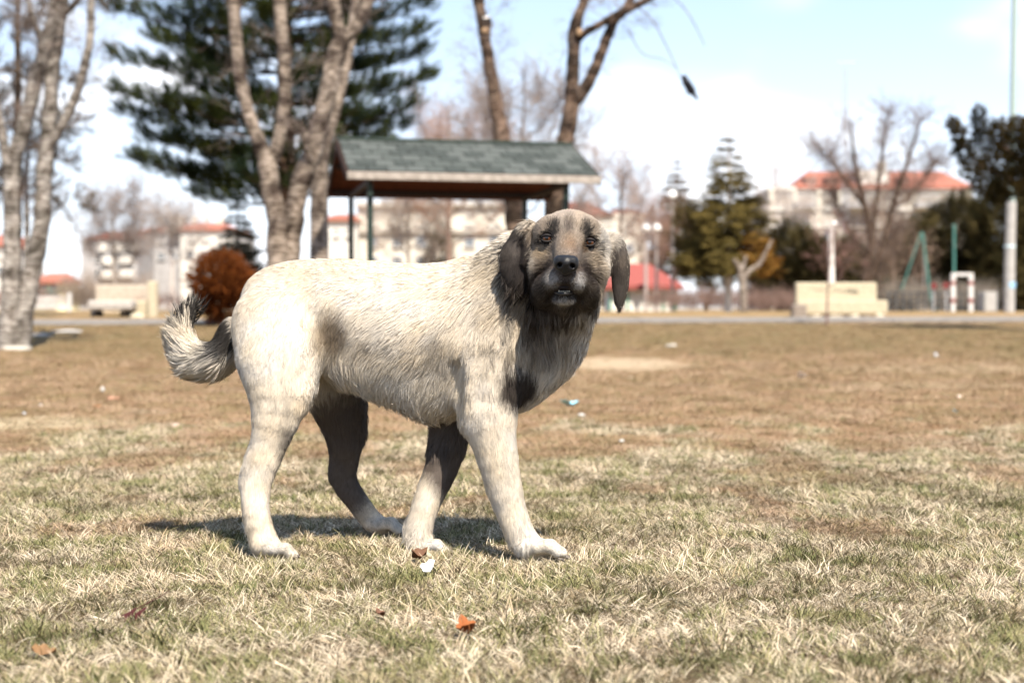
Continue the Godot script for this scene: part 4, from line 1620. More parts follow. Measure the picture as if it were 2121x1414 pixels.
func build_trees() -> void:
	var bark := bark_mat()
	var grey := Color(0.40, 0.38, 0.355)
	var grey_d := Color(0.085, 0.075, 0.065)

	# --- the pair of grey stems at the edge of the lawn
	var base := on_ground(24, 18.0)
	var t := thing("poplar_tree", "tall bare grey tree with two forking stems, its foot pale with limewash", "tree", base)
	var lines := []
	lines.append(["trunk", curve_px([[14, 732, 18.0, 29], [20, 690, 18.0, 25], [22, 600, 18.0, 19], [25, 500, 18.0, 17], [23, 400, 18.0, 16], [26, 330, 18.0, 17], [44, 280, 18.0, 15], [66, 190, 18.0, 15], [98, 80, 18.0, 14], [125, -60, 18.0, 13], [150, -300, 18.0, 9]], 4, 0.06)])
	lines.append(["trunk", curve_px([[36, 730, 18.05, 26], [42, 680, 18.05, 22], [54, 620, 18.1, 20], [70, 540, 18.1, 18], [86, 455, 18.1, 17], [90, 360, 18.1, 16], [97, 295, 18.1, 16], [105, 200, 18.1, 14], [112, 110, 18.1, 13], [125, 20, 18.1, 13], [128, -150, 18.1, 10], [120, -400, 18.1, 5]], 4, 0.06)])
	lines.append(["limb", curve_px([[95, 310, 18.1, 11], [118, 276, 18.05, 10], [145, 226, 18.0, 9], [168, 160, 17.95, 9], [185, 80, 17.9, 8], [189, -10, 17.9, 7], [200, -180, 17.9, 4]], 4, 0.06)])
	lines.append(["limb", curve_px([[22, 390, 18.0, 10], [10, 320, 17.9, 9], [-4, 240, 17.8, 8], [-20, 120, 17.7, 7], [-30, -40, 17.6, 5]], 3, 0.06)])
	lines.append(["limb", curve_px([[70, 190, 18.0, 7], [84, 100, 17.8, 6], [62, 20, 17.6, 5], [40, -80, 17.5, 4]], 3, 0.06)])
	lines.append(["limb", curve_px([[54, 560, 18.3, 5], [55, 470, 18.5, 5], [54, 380, 18.6, 4], [60, 280, 18.6, 3]], 3, 0.06)])
	lines.append(["limb", curve_px([[120, 40, 18.1, 7], [150, 12, 18.0, 6], [175, -20, 17.9, 5]], 3, 0.06)])
	var buf := PackedFloat32Array()
	var tw0 := Color(0.24, 0.19, 0.165)
	for q in lines:
		part(q[0], limb_mesh(q[1], 12, base, grey, grey_d, 0.55), bark, t)
		sprays_along(buf, q[1], base, 46, 0.35, 0.8, 0.3, tw0, tw0 * 0.6, 1.1)
	many("crown", twigs_shared[0], twig_material(Color.WHITE), buf, t)
	var foot := M.new()
	foot.tube(PackedVector3Array([at_px(28, 742, 18.0) - base, at_px(28, 716, 18.0) - base]), PackedFloat32Array([0.20, 0.165]), 12)
	for i in foot.v.size():
		foot.v[i].x *= 1.25
	part("limewash_foot", foot, rough_mat(Color(0.72, 0.70, 0.66), Color(0.84, 0.82, 0.79), 0.05, 2.0), t)

	# --- the twin-stemmed tree behind the dog's back
	var pink := Color(0.35, 0.30, 0.255)
	var pink_d := Color(0.06, 0.045, 0.038)
	base = on_ground(590, 17.0)
	t = thing("poplar_tree", "bare tree with two pale stems that each fork, behind the dog's rump", "tree", base)
	lines = []
	lines.append(["trunk", curve_px([[578, 730, 17.0, 30], [574, 620, 17.0, 25], [573, 535, 17.0, 22], [574, 460, 17.0, 20], [560, 396, 17.0, 20], [554, 345, 17.0, 20], [538, 300, 17.0, 14], [518, 245, 17.0, 13], [500, 178, 17.0, 13], [491, 98, 17.0, 13], [484, 0, 17.0, 13], [480, -160, 17.0, 10]], 4, 0.06)])
	lines.append(["limb", curve_px([[556, 350, 17.05, 15], [572, 308, 17.05, 14], [586, 250, 17.1, 13], [590, 178, 17.1, 13], [586, 98, 17.1, 13], [578, 0, 17.1, 13], [572, -160, 17.1, 9]], 4, 0.06)])
	lines.append(["trunk", curve_px([[600, 730, 17.1, 29], [598, 620, 17.1, 24], [600, 535, 17.1, 21], [608, 455, 17.1, 20], [622, 376, 17.1, 20], [648, 317, 17.1, 20], [663, 253, 17.1, 19], [682, 180, 17.1, 18], [696, 112, 17.1, 19], [713, 80, 17.1, 15], [740, 50, 17.1, 13], [762, -5, 17.1, 13], [800, -140, 17.1, 10]], 4, 0.06)])
	lines.append(["limb", curve_px([[705, 100, 17.1, 15], [704, 72, 17.05, 13], [694, 25, 17.0, 13], [688, -10, 17.0, 13], [670, -160, 17.0, 9]], 4, 0.06)])
	lines.append(["limb", curve_px([[640, 330, 17.0, 9], [634, 300, 16.9, 6], [632, 270, 16.9, 4]], 3, 0.06)])
	buf = PackedFloat32Array()
	for q in lines:
		part(q[0], limb_mesh(q[1], 12, base, pink, pink_d, 0.75), bark, t)
		sprays_along(buf, q[1], base, 14, 0.3, 0.9, 0.45, tw0, tw0 * 0.7, 1.2)
	many("crown", twigs_shared[1], twig_material(Color.WHITE), buf, t)
	# the single straight stem just behind it
	base = on_ground(660, 19.0)
	t = thing("poplar_tree", "single straight pale trunk standing behind the twin-stemmed tree", "tree", base)
	part("trunk", limb_mesh(curve_px([[660, 720, 19.0, 22], [661, 600, 19.0, 20], [661, 480, 19.0, 19], [662, 380, 19.0, 18], [668, 310, 19.0, 16], [700, 200, 19.1, 12], [730, 60, 19.2, 10], [740, -120, 19.2, 7]], 4, 0.04), 12, base, pink, pink_d, 0.35), bark, t)

	# --- two pruned trees behind the shelter
	var brown := Color(0.20, 0.145, 0.11)
	var brown_d := Color(0.04, 0.028, 0.023)
	base = on_ground(1066, 20.0)
	t = thing("pruned_tree", "slim leaning bare trunk rising behind the ridge of the shelter", "tree", base)
	lines = [["trunk", curve_px([[1068, 690, 20.0, 19], [1067, 560, 20.0, 18], [1065, 430, 20.0, 18], [1050, 330, 20.0, 18], [1038, 275, 20.0, 17], [1022, 185, 20.0, 14], [1012, 120, 20.0, 12], [1001, 60, 20.0, 11], [990, -10, 20.0, 11], [975, -160, 20.0, 8]], 4, 0.05)]]
	lines.append(["limb", curve_px([[1006, 80, 20.0, 8], [1012, 50, 19.95, 7], [1008, 36, 19.9, 7]], 3, 0.05)])
	buf = PackedFloat32Array()
	for q in lines:
		part(q[0], limb_mesh(q[1], 12, base, brown, brown_d, 1.0), bark, t)
	sprays_along(buf, lines[0][1], base, 80, 0.2, 0.9, 0.3, tw0, tw0 * 0.8, 1.3)
	many("crown", twigs_shared[0], twig_material(Color.WHITE), buf, t)
	var cut := M.new()
	cut.ball(at_px(1004, 63, 19.9) - base, Vector3(0.05, 0.045, 0.02), 10, 6)
	part("cut_scar", cut, plain(lin(0.30, 0.20, 0.12), 0.9), t)

	base = on_ground(1140, 20.5)
	t = thing("pruned_tree", "forked bare tree with ringed brown bark beside the end of the shelter", "tree", base)
	lines = [["trunk", curve_px([[1136, 700, 20.5, 24], [1140, 560, 20.5, 21], [1146, 440, 20.5, 19], [1158, 370, 20.5, 18], [1170, 300, 20.5, 18], [1178, 260, 20.5, 17], [1185, 205, 20.5, 16], [1186, 165, 20.5, 13], [1188, 118, 20.5, 12], [1190, 70, 20.5, 13], [1200, 26, 20.5, 10], [1212, -10, 20.5, 10], [1230, -160, 20.5, 7]], 4, 0.05)]]
	lines.append(["limb", curve_px([[1186, 215, 20.5, 13], [1212, 182, 20.45, 12], [1238, 130, 20.4, 11], [1256, 80, 20.4, 10], [1274, 42, 20.4, 9], [1300, 12, 20.4, 8], [1312, -30, 20.4, 7], [1320, -150, 20.4, 5]], 4, 0.05)])
	lines.append(["limb", curve_px([[1196, 84, 20.5, 8], [1212, 68, 20.4, 7], [1240, 52, 20.3, 7], [1284, 28, 20.2, 8], [1320, 10, 20.1, 7], [1352, -8, 20.0, 6], [1400, -60, 19.9, 4]], 4, 0.05)])
	buf = PackedFloat32Array()
	for q in lines:
		part(q[0], limb_mesh(q[1], 12, base, brown, brown_d, 1.0), bark, t)
		sprays_along(buf, q[1], base, 46, 0.2, 0.8, 0.3, tw0, tw0 * 0.8, 1.3)
	many("crown", twigs_shared[2], twig_material(Color.WHITE), buf, t)
	cut = M.new()
	cut.ball(at_px(1200, 66, 20.35) - base, Vector3(0.04, 0.06, 0.02), 10, 6)
	part("cut_scar", cut, plain(lin(0.30, 0.20, 0.12), 0.9), t)
	for q in [[[1318, 14, 20.1, 1.6], [1350, 40, 20.0, 1.3], [1378, 90, 20.0, 1.2], [1396, 128, 20.0, 1.0], [1410, 158, 20.0, 0.8]], [[1380, -20, 19.9, 1.5], [1420, 20, 19.8, 1.2], [1444, 60, 19.8, 1.0], [1460, 95, 19.8, 0.7]], [[1300, 60, 20.3, 1.3], [1330, 110, 20.2, 1.0], [1370, 122, 20.2, 0.8], [1400, 140, 20.2, 0.7]]]:
		part("twig", limb_mesh(curve_px(q, 4), 5, base, Color(0.26, 0.2, 0.16), Color(0.16, 0.12, 0.1), 0.0), bark, t)

	# --- the big pine
	big_pine()

	# a smaller pine whose boughs show between the grey stems
	base = on_ground(20, 27.0)
	t = thing("pine_tree", "dark pine half hidden behind the two grey stems", "tree", base)
	part("trunk", limb_mesh(curve_px([[30, 690, 27.0, 14], [34, 400, 27.0, 10], [36, 100, 27.0, 6], [36, -100, 27.0, 3]], 4, 0.03), 8, base, brown, brown_d, 0.4), bark, t)
	buf = PackedFloat32Array()
	fill_lobes(buf, [[20, 150, 27, 60, 22, 50], [70, 170, 27, 46, 20, 40], [110, 260, 27, 50, 20, 40], [40, 290, 27, 80, 24, 60], [120, 330, 27, 42, 14, 40], [50, 390, 27, 70, 18, 50], [130, 424, 27, 46, 9, 40], [145, 175, 27, 36, 16, 30], [20, 60, 27, 50, 20, 40], [60, 20, 27, 40, 18, 40], [-20, 230, 27, 60, 30, 50], [-30, 360, 27, 60, 26, 50], [150, 250, 27, 30, 12, 30]], base, 24.0, 0.26, 0.40, Color(0.075, 0.07, 0.06), Color(0.15, 0.125, 0.105), 0.2)
	many("crown", needle_brush, needle_mat(), buf, t)

	# little dark conifer under the pine
	base = on_ground(492, 32.0)
	spruce("small dark conifer between the rust bush and the twin-stemmed tree", base, 2.55, 0.75, 0.3, Color(0.045, 0.05, 0.032), Color(0.11, 0.095, 0.06), 14, Color(0.2, 0.15, 0.12), 0.07)

	# --- rust-brown clipped bush on the left of the dog
	base = on_ground(450, 24.0)
	shrub("round_bush", "round rust-brown bush that narrows to its foot, behind the dog's tail", "bush", base, [[455, 578, 24.0, 62, 57, 58], [452, 622, 24.0, 40, 40, 38], [446, 652, 24.0, 18, 20, 18]], 620.0, 0.06, 0.115, Color(0.13, 0.038, 0.012), Color(0.27, 0.085, 0.022), leaf_tuft, 5, "", 0.3)

	# --- conifers and bushes on the open side
	base = on_ground(1508, 36.0)
	spruce("tall spruce with a pale trunk and orange-brown lower boughs", base, 4.68, 1.32, 1.15, Color(0.052, 0.043, 0.015), Color(0.15, 0.112, 0.036), 16, Color(0.56, 0.50, 0.45), 0.1, [Color(0.34, 0.14, 0.025), 0.75], 0.16)
	base = on_ground(1400, 57.0)
	spruce("thin-topped brown conifer left of the tall spruce", base, 6.35, 1.42, 1.6, Color(0.075, 0.055, 0.04), Color(0.15, 0.10, 0.065), 18, Color(0.25, 0.2, 0.16), 0.09, null, 0.35)
	base = on_ground(1465, 46.0)
	shrub("evergreen_shrub", "loose olive evergreen between the two spruces", "bush", base, [[1450, 520, 46, 44, 60, 40], [1420, 470, 46, 30, 40, 30], [1480, 560, 46, 40, 40, 40]], 60.0, 0.22, 0.42, Color(0.05, 0.042, 0.02), Color(0.13, 0.10, 0.045), needle_spray, 3)
	# pollarded pale tree right of the spruce
	base = on_ground(1538, 34.0)
	t = thing("pollarded_tree", "small pale tree with cut-back limbs right of the spruce trunk", "tree", base)
	for q in [["trunk", [[1541, 652, 34, 9], [1540, 610, 34, 8], [1537, 575, 34, 9], [1531, 552, 34, 6], [1520, 538, 34, 4]]], ["limb", [[1539, 580, 34, 6], [1552, 562, 34, 5], [1572, 548, 34, 5], [1588, 520, 34, 3.5], [1600, 495, 34, 2.5]]], ["limb", [[1537, 575, 34, 6], [1540, 552, 34, 4.5], [1546, 530, 34, 3]]]]:
		part(q[0], limb_mesh(curve_px(q[1], 4, 0.04), 8, base, Color(0.34, 0.30, 0.265), Color(0.17, 0.14, 0.12), 0.4), bark, t)

	# far evergreen masses on the open side, each its own clump
	var olive0 := Color(0.035, 0.032, 0.014)
	var olive1 := Color(0.095, 0.075, 0.032)
	for q in [["dark olive evergreen behind the stone bench", 1640, 50.0, [[1640, 540, 50, 60, 70, 50], [1610, 590, 50, 46, 44, 50], [1690, 570, 50, 50, 66, 50]]],
			["dark evergreen clump right of the bare forked tree", 1890, 52.0, [[1900, 540, 52, 56, 80, 50], [1860, 590, 52, 50, 50, 50]]],
			["tall dark evergreen behind the swing frame", 1990, 50.0, [[1985, 500, 50, 60, 90, 50], [2010, 590, 50, 60, 60, 50]]],
			["tallest dark evergreen at the edge behind the concrete pole", 2080, 48.0, [[2080, 480, 48, 70, 90, 60], [2090, 580, 48, 70, 70, 60], [2150, 520, 48, 60, 120, 60]]],
			["low olive evergreen below the apartment's windows", 1760, 56.0, [[1750, 560, 56, 46, 66, 50], [1800, 600, 56, 46, 44, 50]]]]:
		base = on_ground(q[1], q[2])
		shrub("evergreen_tree", q[0], "tree", base, q[3], 70.0, 0.3, 0.55, olive0, olive1, needle_spray, 3, "dark evergreens behind the playground", 0.35)
	# juniper that reaches in from the edge
	base = on_ground(2170, 22.0)
	t = thing("juniper_tree", "dark juniper whose ragged crown reaches in front of the concrete pole", "tree", base)
	lines = [["trunk", curve_px([[2190, 720, 22, 20], [2186, 600, 22, 18], [2178, 470, 22, 15], [2150, 380, 22, 11], [2110, 330, 22, 7], [2060, 290, 22, 4]], 4, 0.06)], ["limb", curve_px([[2170, 430, 22, 9], [2140, 330, 22, 6], [2120, 280, 22, 4]], 3, 0.06)], ["limb", curve_px([[2160, 400, 22, 8], [2090, 370, 22, 5], [2030, 340, 22, 3], [1990, 290, 22, 2]], 3, 0.06)]]
	for q in lines:
		part(q[0], limb_mesh(q[1], 9, base, Color(0.2, 0.15, 0.12), Color(0.1, 0.07, 0.05), 0.3), bark, t)
	buf = PackedFloat32Array()
	fill_lobes(buf, [[1974, 256, 22, 12, 12, 20], [1986, 280, 22, 16, 20, 24], [1996, 310, 22, 20, 22, 28], [2016, 345, 22, 26, 26, 34], [2028, 250, 22, 14, 30, 22], [2036, 285, 22, 22, 24, 30], [2040, 380, 22, 26, 24, 34], [2062, 330, 22, 34, 30, 40], [2070, 268, 22, 18, 22, 28], [2098, 300, 22, 32, 34, 40], [2112, 258, 22, 22, 16, 30], [2088, 380, 22, 36, 28, 44], [2124, 350, 22, 40, 40, 50], [2150, 290, 22, 40, 50, 50], [2170, 380, 22, 50, 50, 60], [2190, 300, 22, 40, 60, 60], [2074, 408, 22, 18, 12, 24]], base, 650.0, 0.05, 0.085, Color(0.020, 0.017, 0.007), Color(0.075, 0.052, 0.017), 0.1)
	many("crown", leaf_tuft, needle_mat(), buf, t)

	# bare trees grown by rule
	base = on_ground(1790, 46.0)
	t = thing("bare_tree", "bare dark tree with a low V fork in front of the apartment block", "tree", base)
	lines = [["trunk", curve_px([[1788, 655, 46, 8.6], [1790, 590, 46, 7.9], [1804, 510, 46, 7.2], [1792, 430, 46, 5.8], [1772, 340, 46, 4.3], [1762, 250, 46, 1.4]], 4, 0.08)]]
	lines.append(["limb", curve_px([[1792, 600, 46, 7.2], [1828, 510, 45.9, 6.5], [1852, 420, 45.8, 5.0], [1882, 330, 45.6, 3.6], [1908, 250, 45.5, 1.4]], 4, 0.08)])
	lines.append(["limb", curve_px([[1806, 500, 46, 5.0], [1816, 410, 46.2, 4.3], [1830, 310, 46.3, 2.9], [1838, 228, 46.4, 1.1]], 4, 0.08)])
	lines.append(["limb", curve_px([[1792, 430, 46, 4.3], [1744, 362, 45.8, 2.9], [1694, 300, 45.6, 1.1]], 4, 0.08)])
	lines.append(["limb", curve_px([[1850, 430, 46, 3.6], [1890, 400, 46.2, 2.9], [1935, 340, 46.5, 1.1]], 4, 0.08)])
	lines.append(["limb", curve_px([[1800, 540, 46, 4.3], [1756, 470, 46.4, 2.9], [1722, 390, 46.6, 1.4]], 4, 0.08)])
	buf = PackedFloat32Array()
	for q in lines:
		part(q[0], limb_mesh(q[1], 8, base, Color(0.15, 0.11, 0.085), Color(0.06, 0.045, 0.035), 0.5), bark, t)
		sprays_along(buf, q[1], base, 75, 0.5, 1.2, 0.15, Color(0.20, 0.14, 0.115), Color(0.13, 0.09, 0.075), 0.9)
	many("crown", twigs_shared[3], twig_material(Color.WHITE), buf, t)
	bare_tree("bare_tree", "twiggy bare tree behind the shelter's ridge", on_ground(1082, 34.0), 6.2, 2.8, 0.09, 11, 330, Color(0.24, 0.2, 0.18), Color(0.12, 0.1, 0.09), Color(0.30, 0.25, 0.23), "", 0.25)
	bare_tree("bare_tree", "reddish twiggy bare tree between the pine and the shelter roof", on_ground(930, 40.0), 6.2, 3.0, 0.09, 11, 360, Color(0.3, 0.2, 0.16), Color(0.14, 0.1, 0.08), Color(0.40, 0.26, 0.20), "", 0.3)
	bare_tree("bare_tree", "bare tree between the shelter and the thin-topped conifer", on_ground(1285, 45.0), 5.2, 2.3, 0.10, 8, 170, Color(0.28, 0.22, 0.19), Color(0.14, 0.11, 0.09), Color(0.38, 0.29, 0.25), "", 0.3)
	bare_tree("bare_tree", "thin bare tree in front of the left apartment block", on_ground(236, 46.0), 4.0, 2.2, 0.07, 9, 260, Color(0.28, 0.24, 0.21), Color(0.15, 0.12, 0.1), Color(0.30, 0.25, 0.23), "", 0.3)
	bare_tree("bare_tree", "pale slim-trunked bare tree left of the rust bush", on_ground(356, 42.0), 3.4, 1.5, 0.09, 7, 110, Color(0.55, 0.5, 0.47), Color(0.3, 0.26, 0.23), Color(0.42, 0.36, 0.33), "", 0.45)
	bare_tree("bare_tree", "bare tree seen through the posts of the shelter", on_ground(845, 44.0), 4.0, 2.2, 0.08, 9, 200, Color(0.36, 0.3, 0.26), Color(0.2, 0.16, 0.13), Color(0.42, 0.34, 0.29), "", 0.3)
	bare_tree("bare_tree", "bare brown tree behind the red-roofed kiosk", on_ground(1370, 54.0), 4.4, 2.0, 0.1, 8, 170, Color(0.26, 0.18, 0.14), Color(0.13, 0.09, 0.07), Color(0.34, 0.21, 0.16), "", 0.25)
	bare_tree("bare_tree", "bare brown tree right of the stone bench", on_ground(1850, 48.0), 3.2, 1.7, 0.08, 8, 150, Color(0.26, 0.2, 0.16), Color(0.13, 0.09, 0.07), Color(0.36, 0.26, 0.2), "", 0.2)
	bare_tree("bare_tree", "faint bare tree rising right of the tall spruce", on_ground(1625, 72.0), 7.6, 3.0, 0.07, 8, 150, Color(0.22, 0.18, 0.16), Color(0.15, 0.12, 0.1), Color(0.50, 0.43, 0.40), "", 0.35)
	bare_tree("sapling", "thin reddish sapling growing in front of the stone bench", on_ground(1713, 24.2), 1.95, 0.55, 0.022, 6, 46, Color(0.22, 0.14, 0.12), Color(0.13, 0.08, 0.07), Color(0.30, 0.17, 0.15), "", 0.35, Vector3(0.1, 0, 0), 0.6)
	# olive half-evergreen seen under the shelter
	base = on_ground(912, 46.0)
	shrub("conical_shrub", "brown-green conical shrub seen under the shelter roof", "bush", base, [[912, 500, 46, 16, 40, 16], [910, 540, 46, 28, 44, 26], [908, 590, 46, 36, 46, 34]], 60.0, 0.2, 0.36, Color(0.08, 0.065, 0.035), Color(0.18, 0.14, 0.08), needle_spray, 2)
	# brown leafless hedges: twigs too many to count, each hedge a thing
	for q in [["brown leafless hedge behind the red-roofed kiosk's lawn", 1500, 43.0, 1345, 1650, 590, 60], ["low reddish leafless hedge left of the rust bush", 330, 40.0, 285, 390, 598, 26], ["grey-brown leafless thicket behind the stone table", 215, 50.0, 140, 300, 560, 50], ["leafless thicket behind the playground", 1930, 47.0, 1820, 2060, 575, 60], ["leafless hedge behind the shelter", 900, 52.0, 660, 1080, 575, 70], ["leafless thicket left of the kiosk", 1190, 55.0, 1060, 1330, 560, 60], ["long far-off band of leafless woods closing the horizon", 1000, 135.0, -1600, 3700, 592, 9], ["leafless thicket along the fence at the far left", 20, 58.0, -900, 140, 585, 26], ["leafless thicket beyond the juniper at the edge", 2300, 56.0, 2080, 2900, 575, 30]]:
		base = on_ground(q[1], q[2])
		t = thing("hedge", q[0], "hedge", base)
		buf = PackedFloat32Array()
		var hb: Color = [Color(0.27, 0.18, 0.15), Color(0.30, 0.15, 0.11), Color(0.38, 0.30, 0.24), Color(0.28, 0.21, 0.17), Color(0.34, 0.27, 0.22), Color(0.33, 0.26, 0.23), Color(0.30, 0.26, 0.22)][rng.randi() % 7]
		var a := on_ground(q[3], q[2])
		var b := on_ground(q[4], q[2])
		var top := at_px(q[3], q[5], q[2]).y - a.y
		for i in int((b.x - a.x) * q[6] * 2.2):
			var p := a.lerp(b, rng.randf()) + Vector3(0, rng.randf() * top * 0.45, rng.randfn() * 0.5)
			var y := (Vector3.UP + Vector3(rng.randfn(), rng.randfn() * 0.3, rng.randfn()) * 0.5).normalized()
			var x := y.cross(Vector3(rng.randfn(), rng.randfn(), rng.randfn())).normalized()
			push(buf, Basis(x, y, x.cross(y)) * Basis.from_scale(Vector3.ONE * top * rng.randf_range(0.4, 0.75)), p - base, hb.lerp(hb * 0.6, rng.randf()))
		many("twigs", twigs_shared[3], twig_material(Color.WHITE), buf, t)

func big_pine() -> void:
	const PD := 31.0
	var base := on_ground(590, PD)
	var t := thing("pine_tree", "large dark green pine that fills the sky behind the twin-stemmed tree", "tree", base)
	var bark := bark_mat()
	part("trunk", limb_mesh(curve_px([[596, 690, PD, 26], [594, 500, PD, 22], [592, 300, PD, 18], [590, 50, PD, 14], [590, -200, PD, 10], [590, -500, PD, 4]], 5, 0.04), 10, base, Color(0.22, 0.15, 0.11), Color(0.09, 0.06, 0.05), 0.3), bark, t)
	var buf := PackedFloat32Array()
	var dark := Color(0.012, 0.024, 0.014)
	var light := Color(0.062, 0.074, 0.018)
	# boughs: [start px, start py, end px, end py, distance shift at the end]
	var boughs := []
	for q in [[590, 60, 212, 10, -0.4], [590, 150, 236, 120, 0.2], [590, 240, 236, 190, -0.3], [590, 280, 250, 232, 0.3], [590, 370, 266, 326, -0.2], [590, 390, 330, 352, 0.5], [590, 420, 395, 404, -0.2], [590, 330, 290, 280, 0.6], [590, 0, 300, -20, 0.3], [590, 120, 320, 70, 0.5],
			[592, 60, 892, 8, 0.2], [592, 110, 886, 62, -0.3], [592, 170, 886, 104, 0.3], [592, 220, 896, 160, 0.1], [592, 270, 862, 214, -0.3], [592, 310, 846, 256, 0.3], [592, 350, 800, 300, -0.3], [592, 0, 860, -40, 0.3], [592, 40, 800, -10, -0.4]]:
		boughs.append([at_px(q[0], q[1], PD), at_px(q[2], q[3], PD + q[4])])
	for l in 14:
		var y := lerpf(405, -420, l / 13.0)
		for b in 6:
			var az := b * 1.047 + l * 0.7 + rng.randf_range(-0.25, 0.25)
			var ln := lerpf(2.85, 2.0, l / 13.0) * rng.randf_range(0.75, 1.1) * (0.75 if l < 2 else 1.0)
			if cos(az) < -0.6:
				ln *= 1.1
			var p := at_px(590, y, PD)
			boughs.append([p, p + Vector3(cos(az) * ln, ln * 0.20, sin(az) * ln)])
	var wood := M.new()
	wood.col = Color(0.06, 0.045, 0.035)
	for q in boughs:
		var a: Vector3 = q[0]
		var b: Vector3 = q[1]
		var ax := (b - a).normalized()
		var ln := a.distance_to(b)
		var mid := a.lerp(b, 0.55) - Vector3.UP * ln * 0.07
		wood.tube(PackedVector3Array([a, mid, b]), PackedFloat32Array([0.04, 0.022, 0.008]), 5, false)
		var out := ax.cross(Vector3.UP).normalized()
		var ns := int(ln / 0.30)
		for k in ns:
			var u := lerpf(0.22, 1.0, (k + 0.7 * rng.randf()) / ns)
			var p := a.lerp(mid, u / 0.55) if u < 0.55 else mid.lerp(b, (u - 0.55) / 0.45)
			for sg in [-1.0, 0.0, 1.0]:
				var sl: float = (0.20 + 0.5 * (1.0 - u) * ln * 0.35) * rng.randf_range(0.7, 1.2) * (1.0 if sg != 0.0 else 0.45)
				var dir: Vector3 = (ax * 0.75 + out * sg * 0.8 + Vector3.UP * (0.34 + (0.45 if sg == 0.0 else 0.0))).normalized()
				var e := p + dir * sl
				for j in 5:
					var w := p.lerp(e, 0.55 + 0.45 * rng.randf()) + Vector3(rng.randfn(), rng.randfn() * 0.9, rng.randfn()) * 0.085
					var y := (dir * 0.8 + Vector3.UP * 0.35 + Vector3(rng.randfn(), rng.randfn(), rng.randfn()) * 0.28).normalized()
					var x := y.cross(Vector3(rng.randfn(), rng.randfn(), rng.randfn())).normalized()
					var s := rng.randf_range(0.22, 0.36)
					push(buf, Basis(x, y, x.cross(y)) * Basis.from_scale(Vector3.ONE * s), w - base, dark.lerp(light, clampf(rng.randf() * 0.7 + noise.get_noise_3dv(w * 18.0) * 0.8 + 0.12, 0.0, 1.0)))
	for i in wood.v.size():
		wood.v[i] -= base
	part("boughs", wood, bark, t)
	many("crown", needle_brush, needle_mat(), buf, t)
	print("pine brushes: ", buf.size() / 16)

# ---------------------------------------------------------------- built things
# a box whose front face fills picture pixels x0..x1, y0..y1 at distance d and runs back by deep
func px_box(m: M, base: Vector3, x0: float, x1: float, y0: float, y1: float, d: float, deep: float, ch := 0.0) -> void:
	var a := at_px(x0, y1, d)
	var b := at_px(x1, y0, d)
	var s := Vector3(b.x - a.x, b.y - a.y, deep)
	var c := Vector3((a.x + b.x) * 0.5, (a.y + b.y) * 0.5, (a.z + b.z) * 0.5 - deep * 0.5) - base
	if ch > 0.0:
		m.cbox(c, s, ch)
	else:
		m.box(c, s)

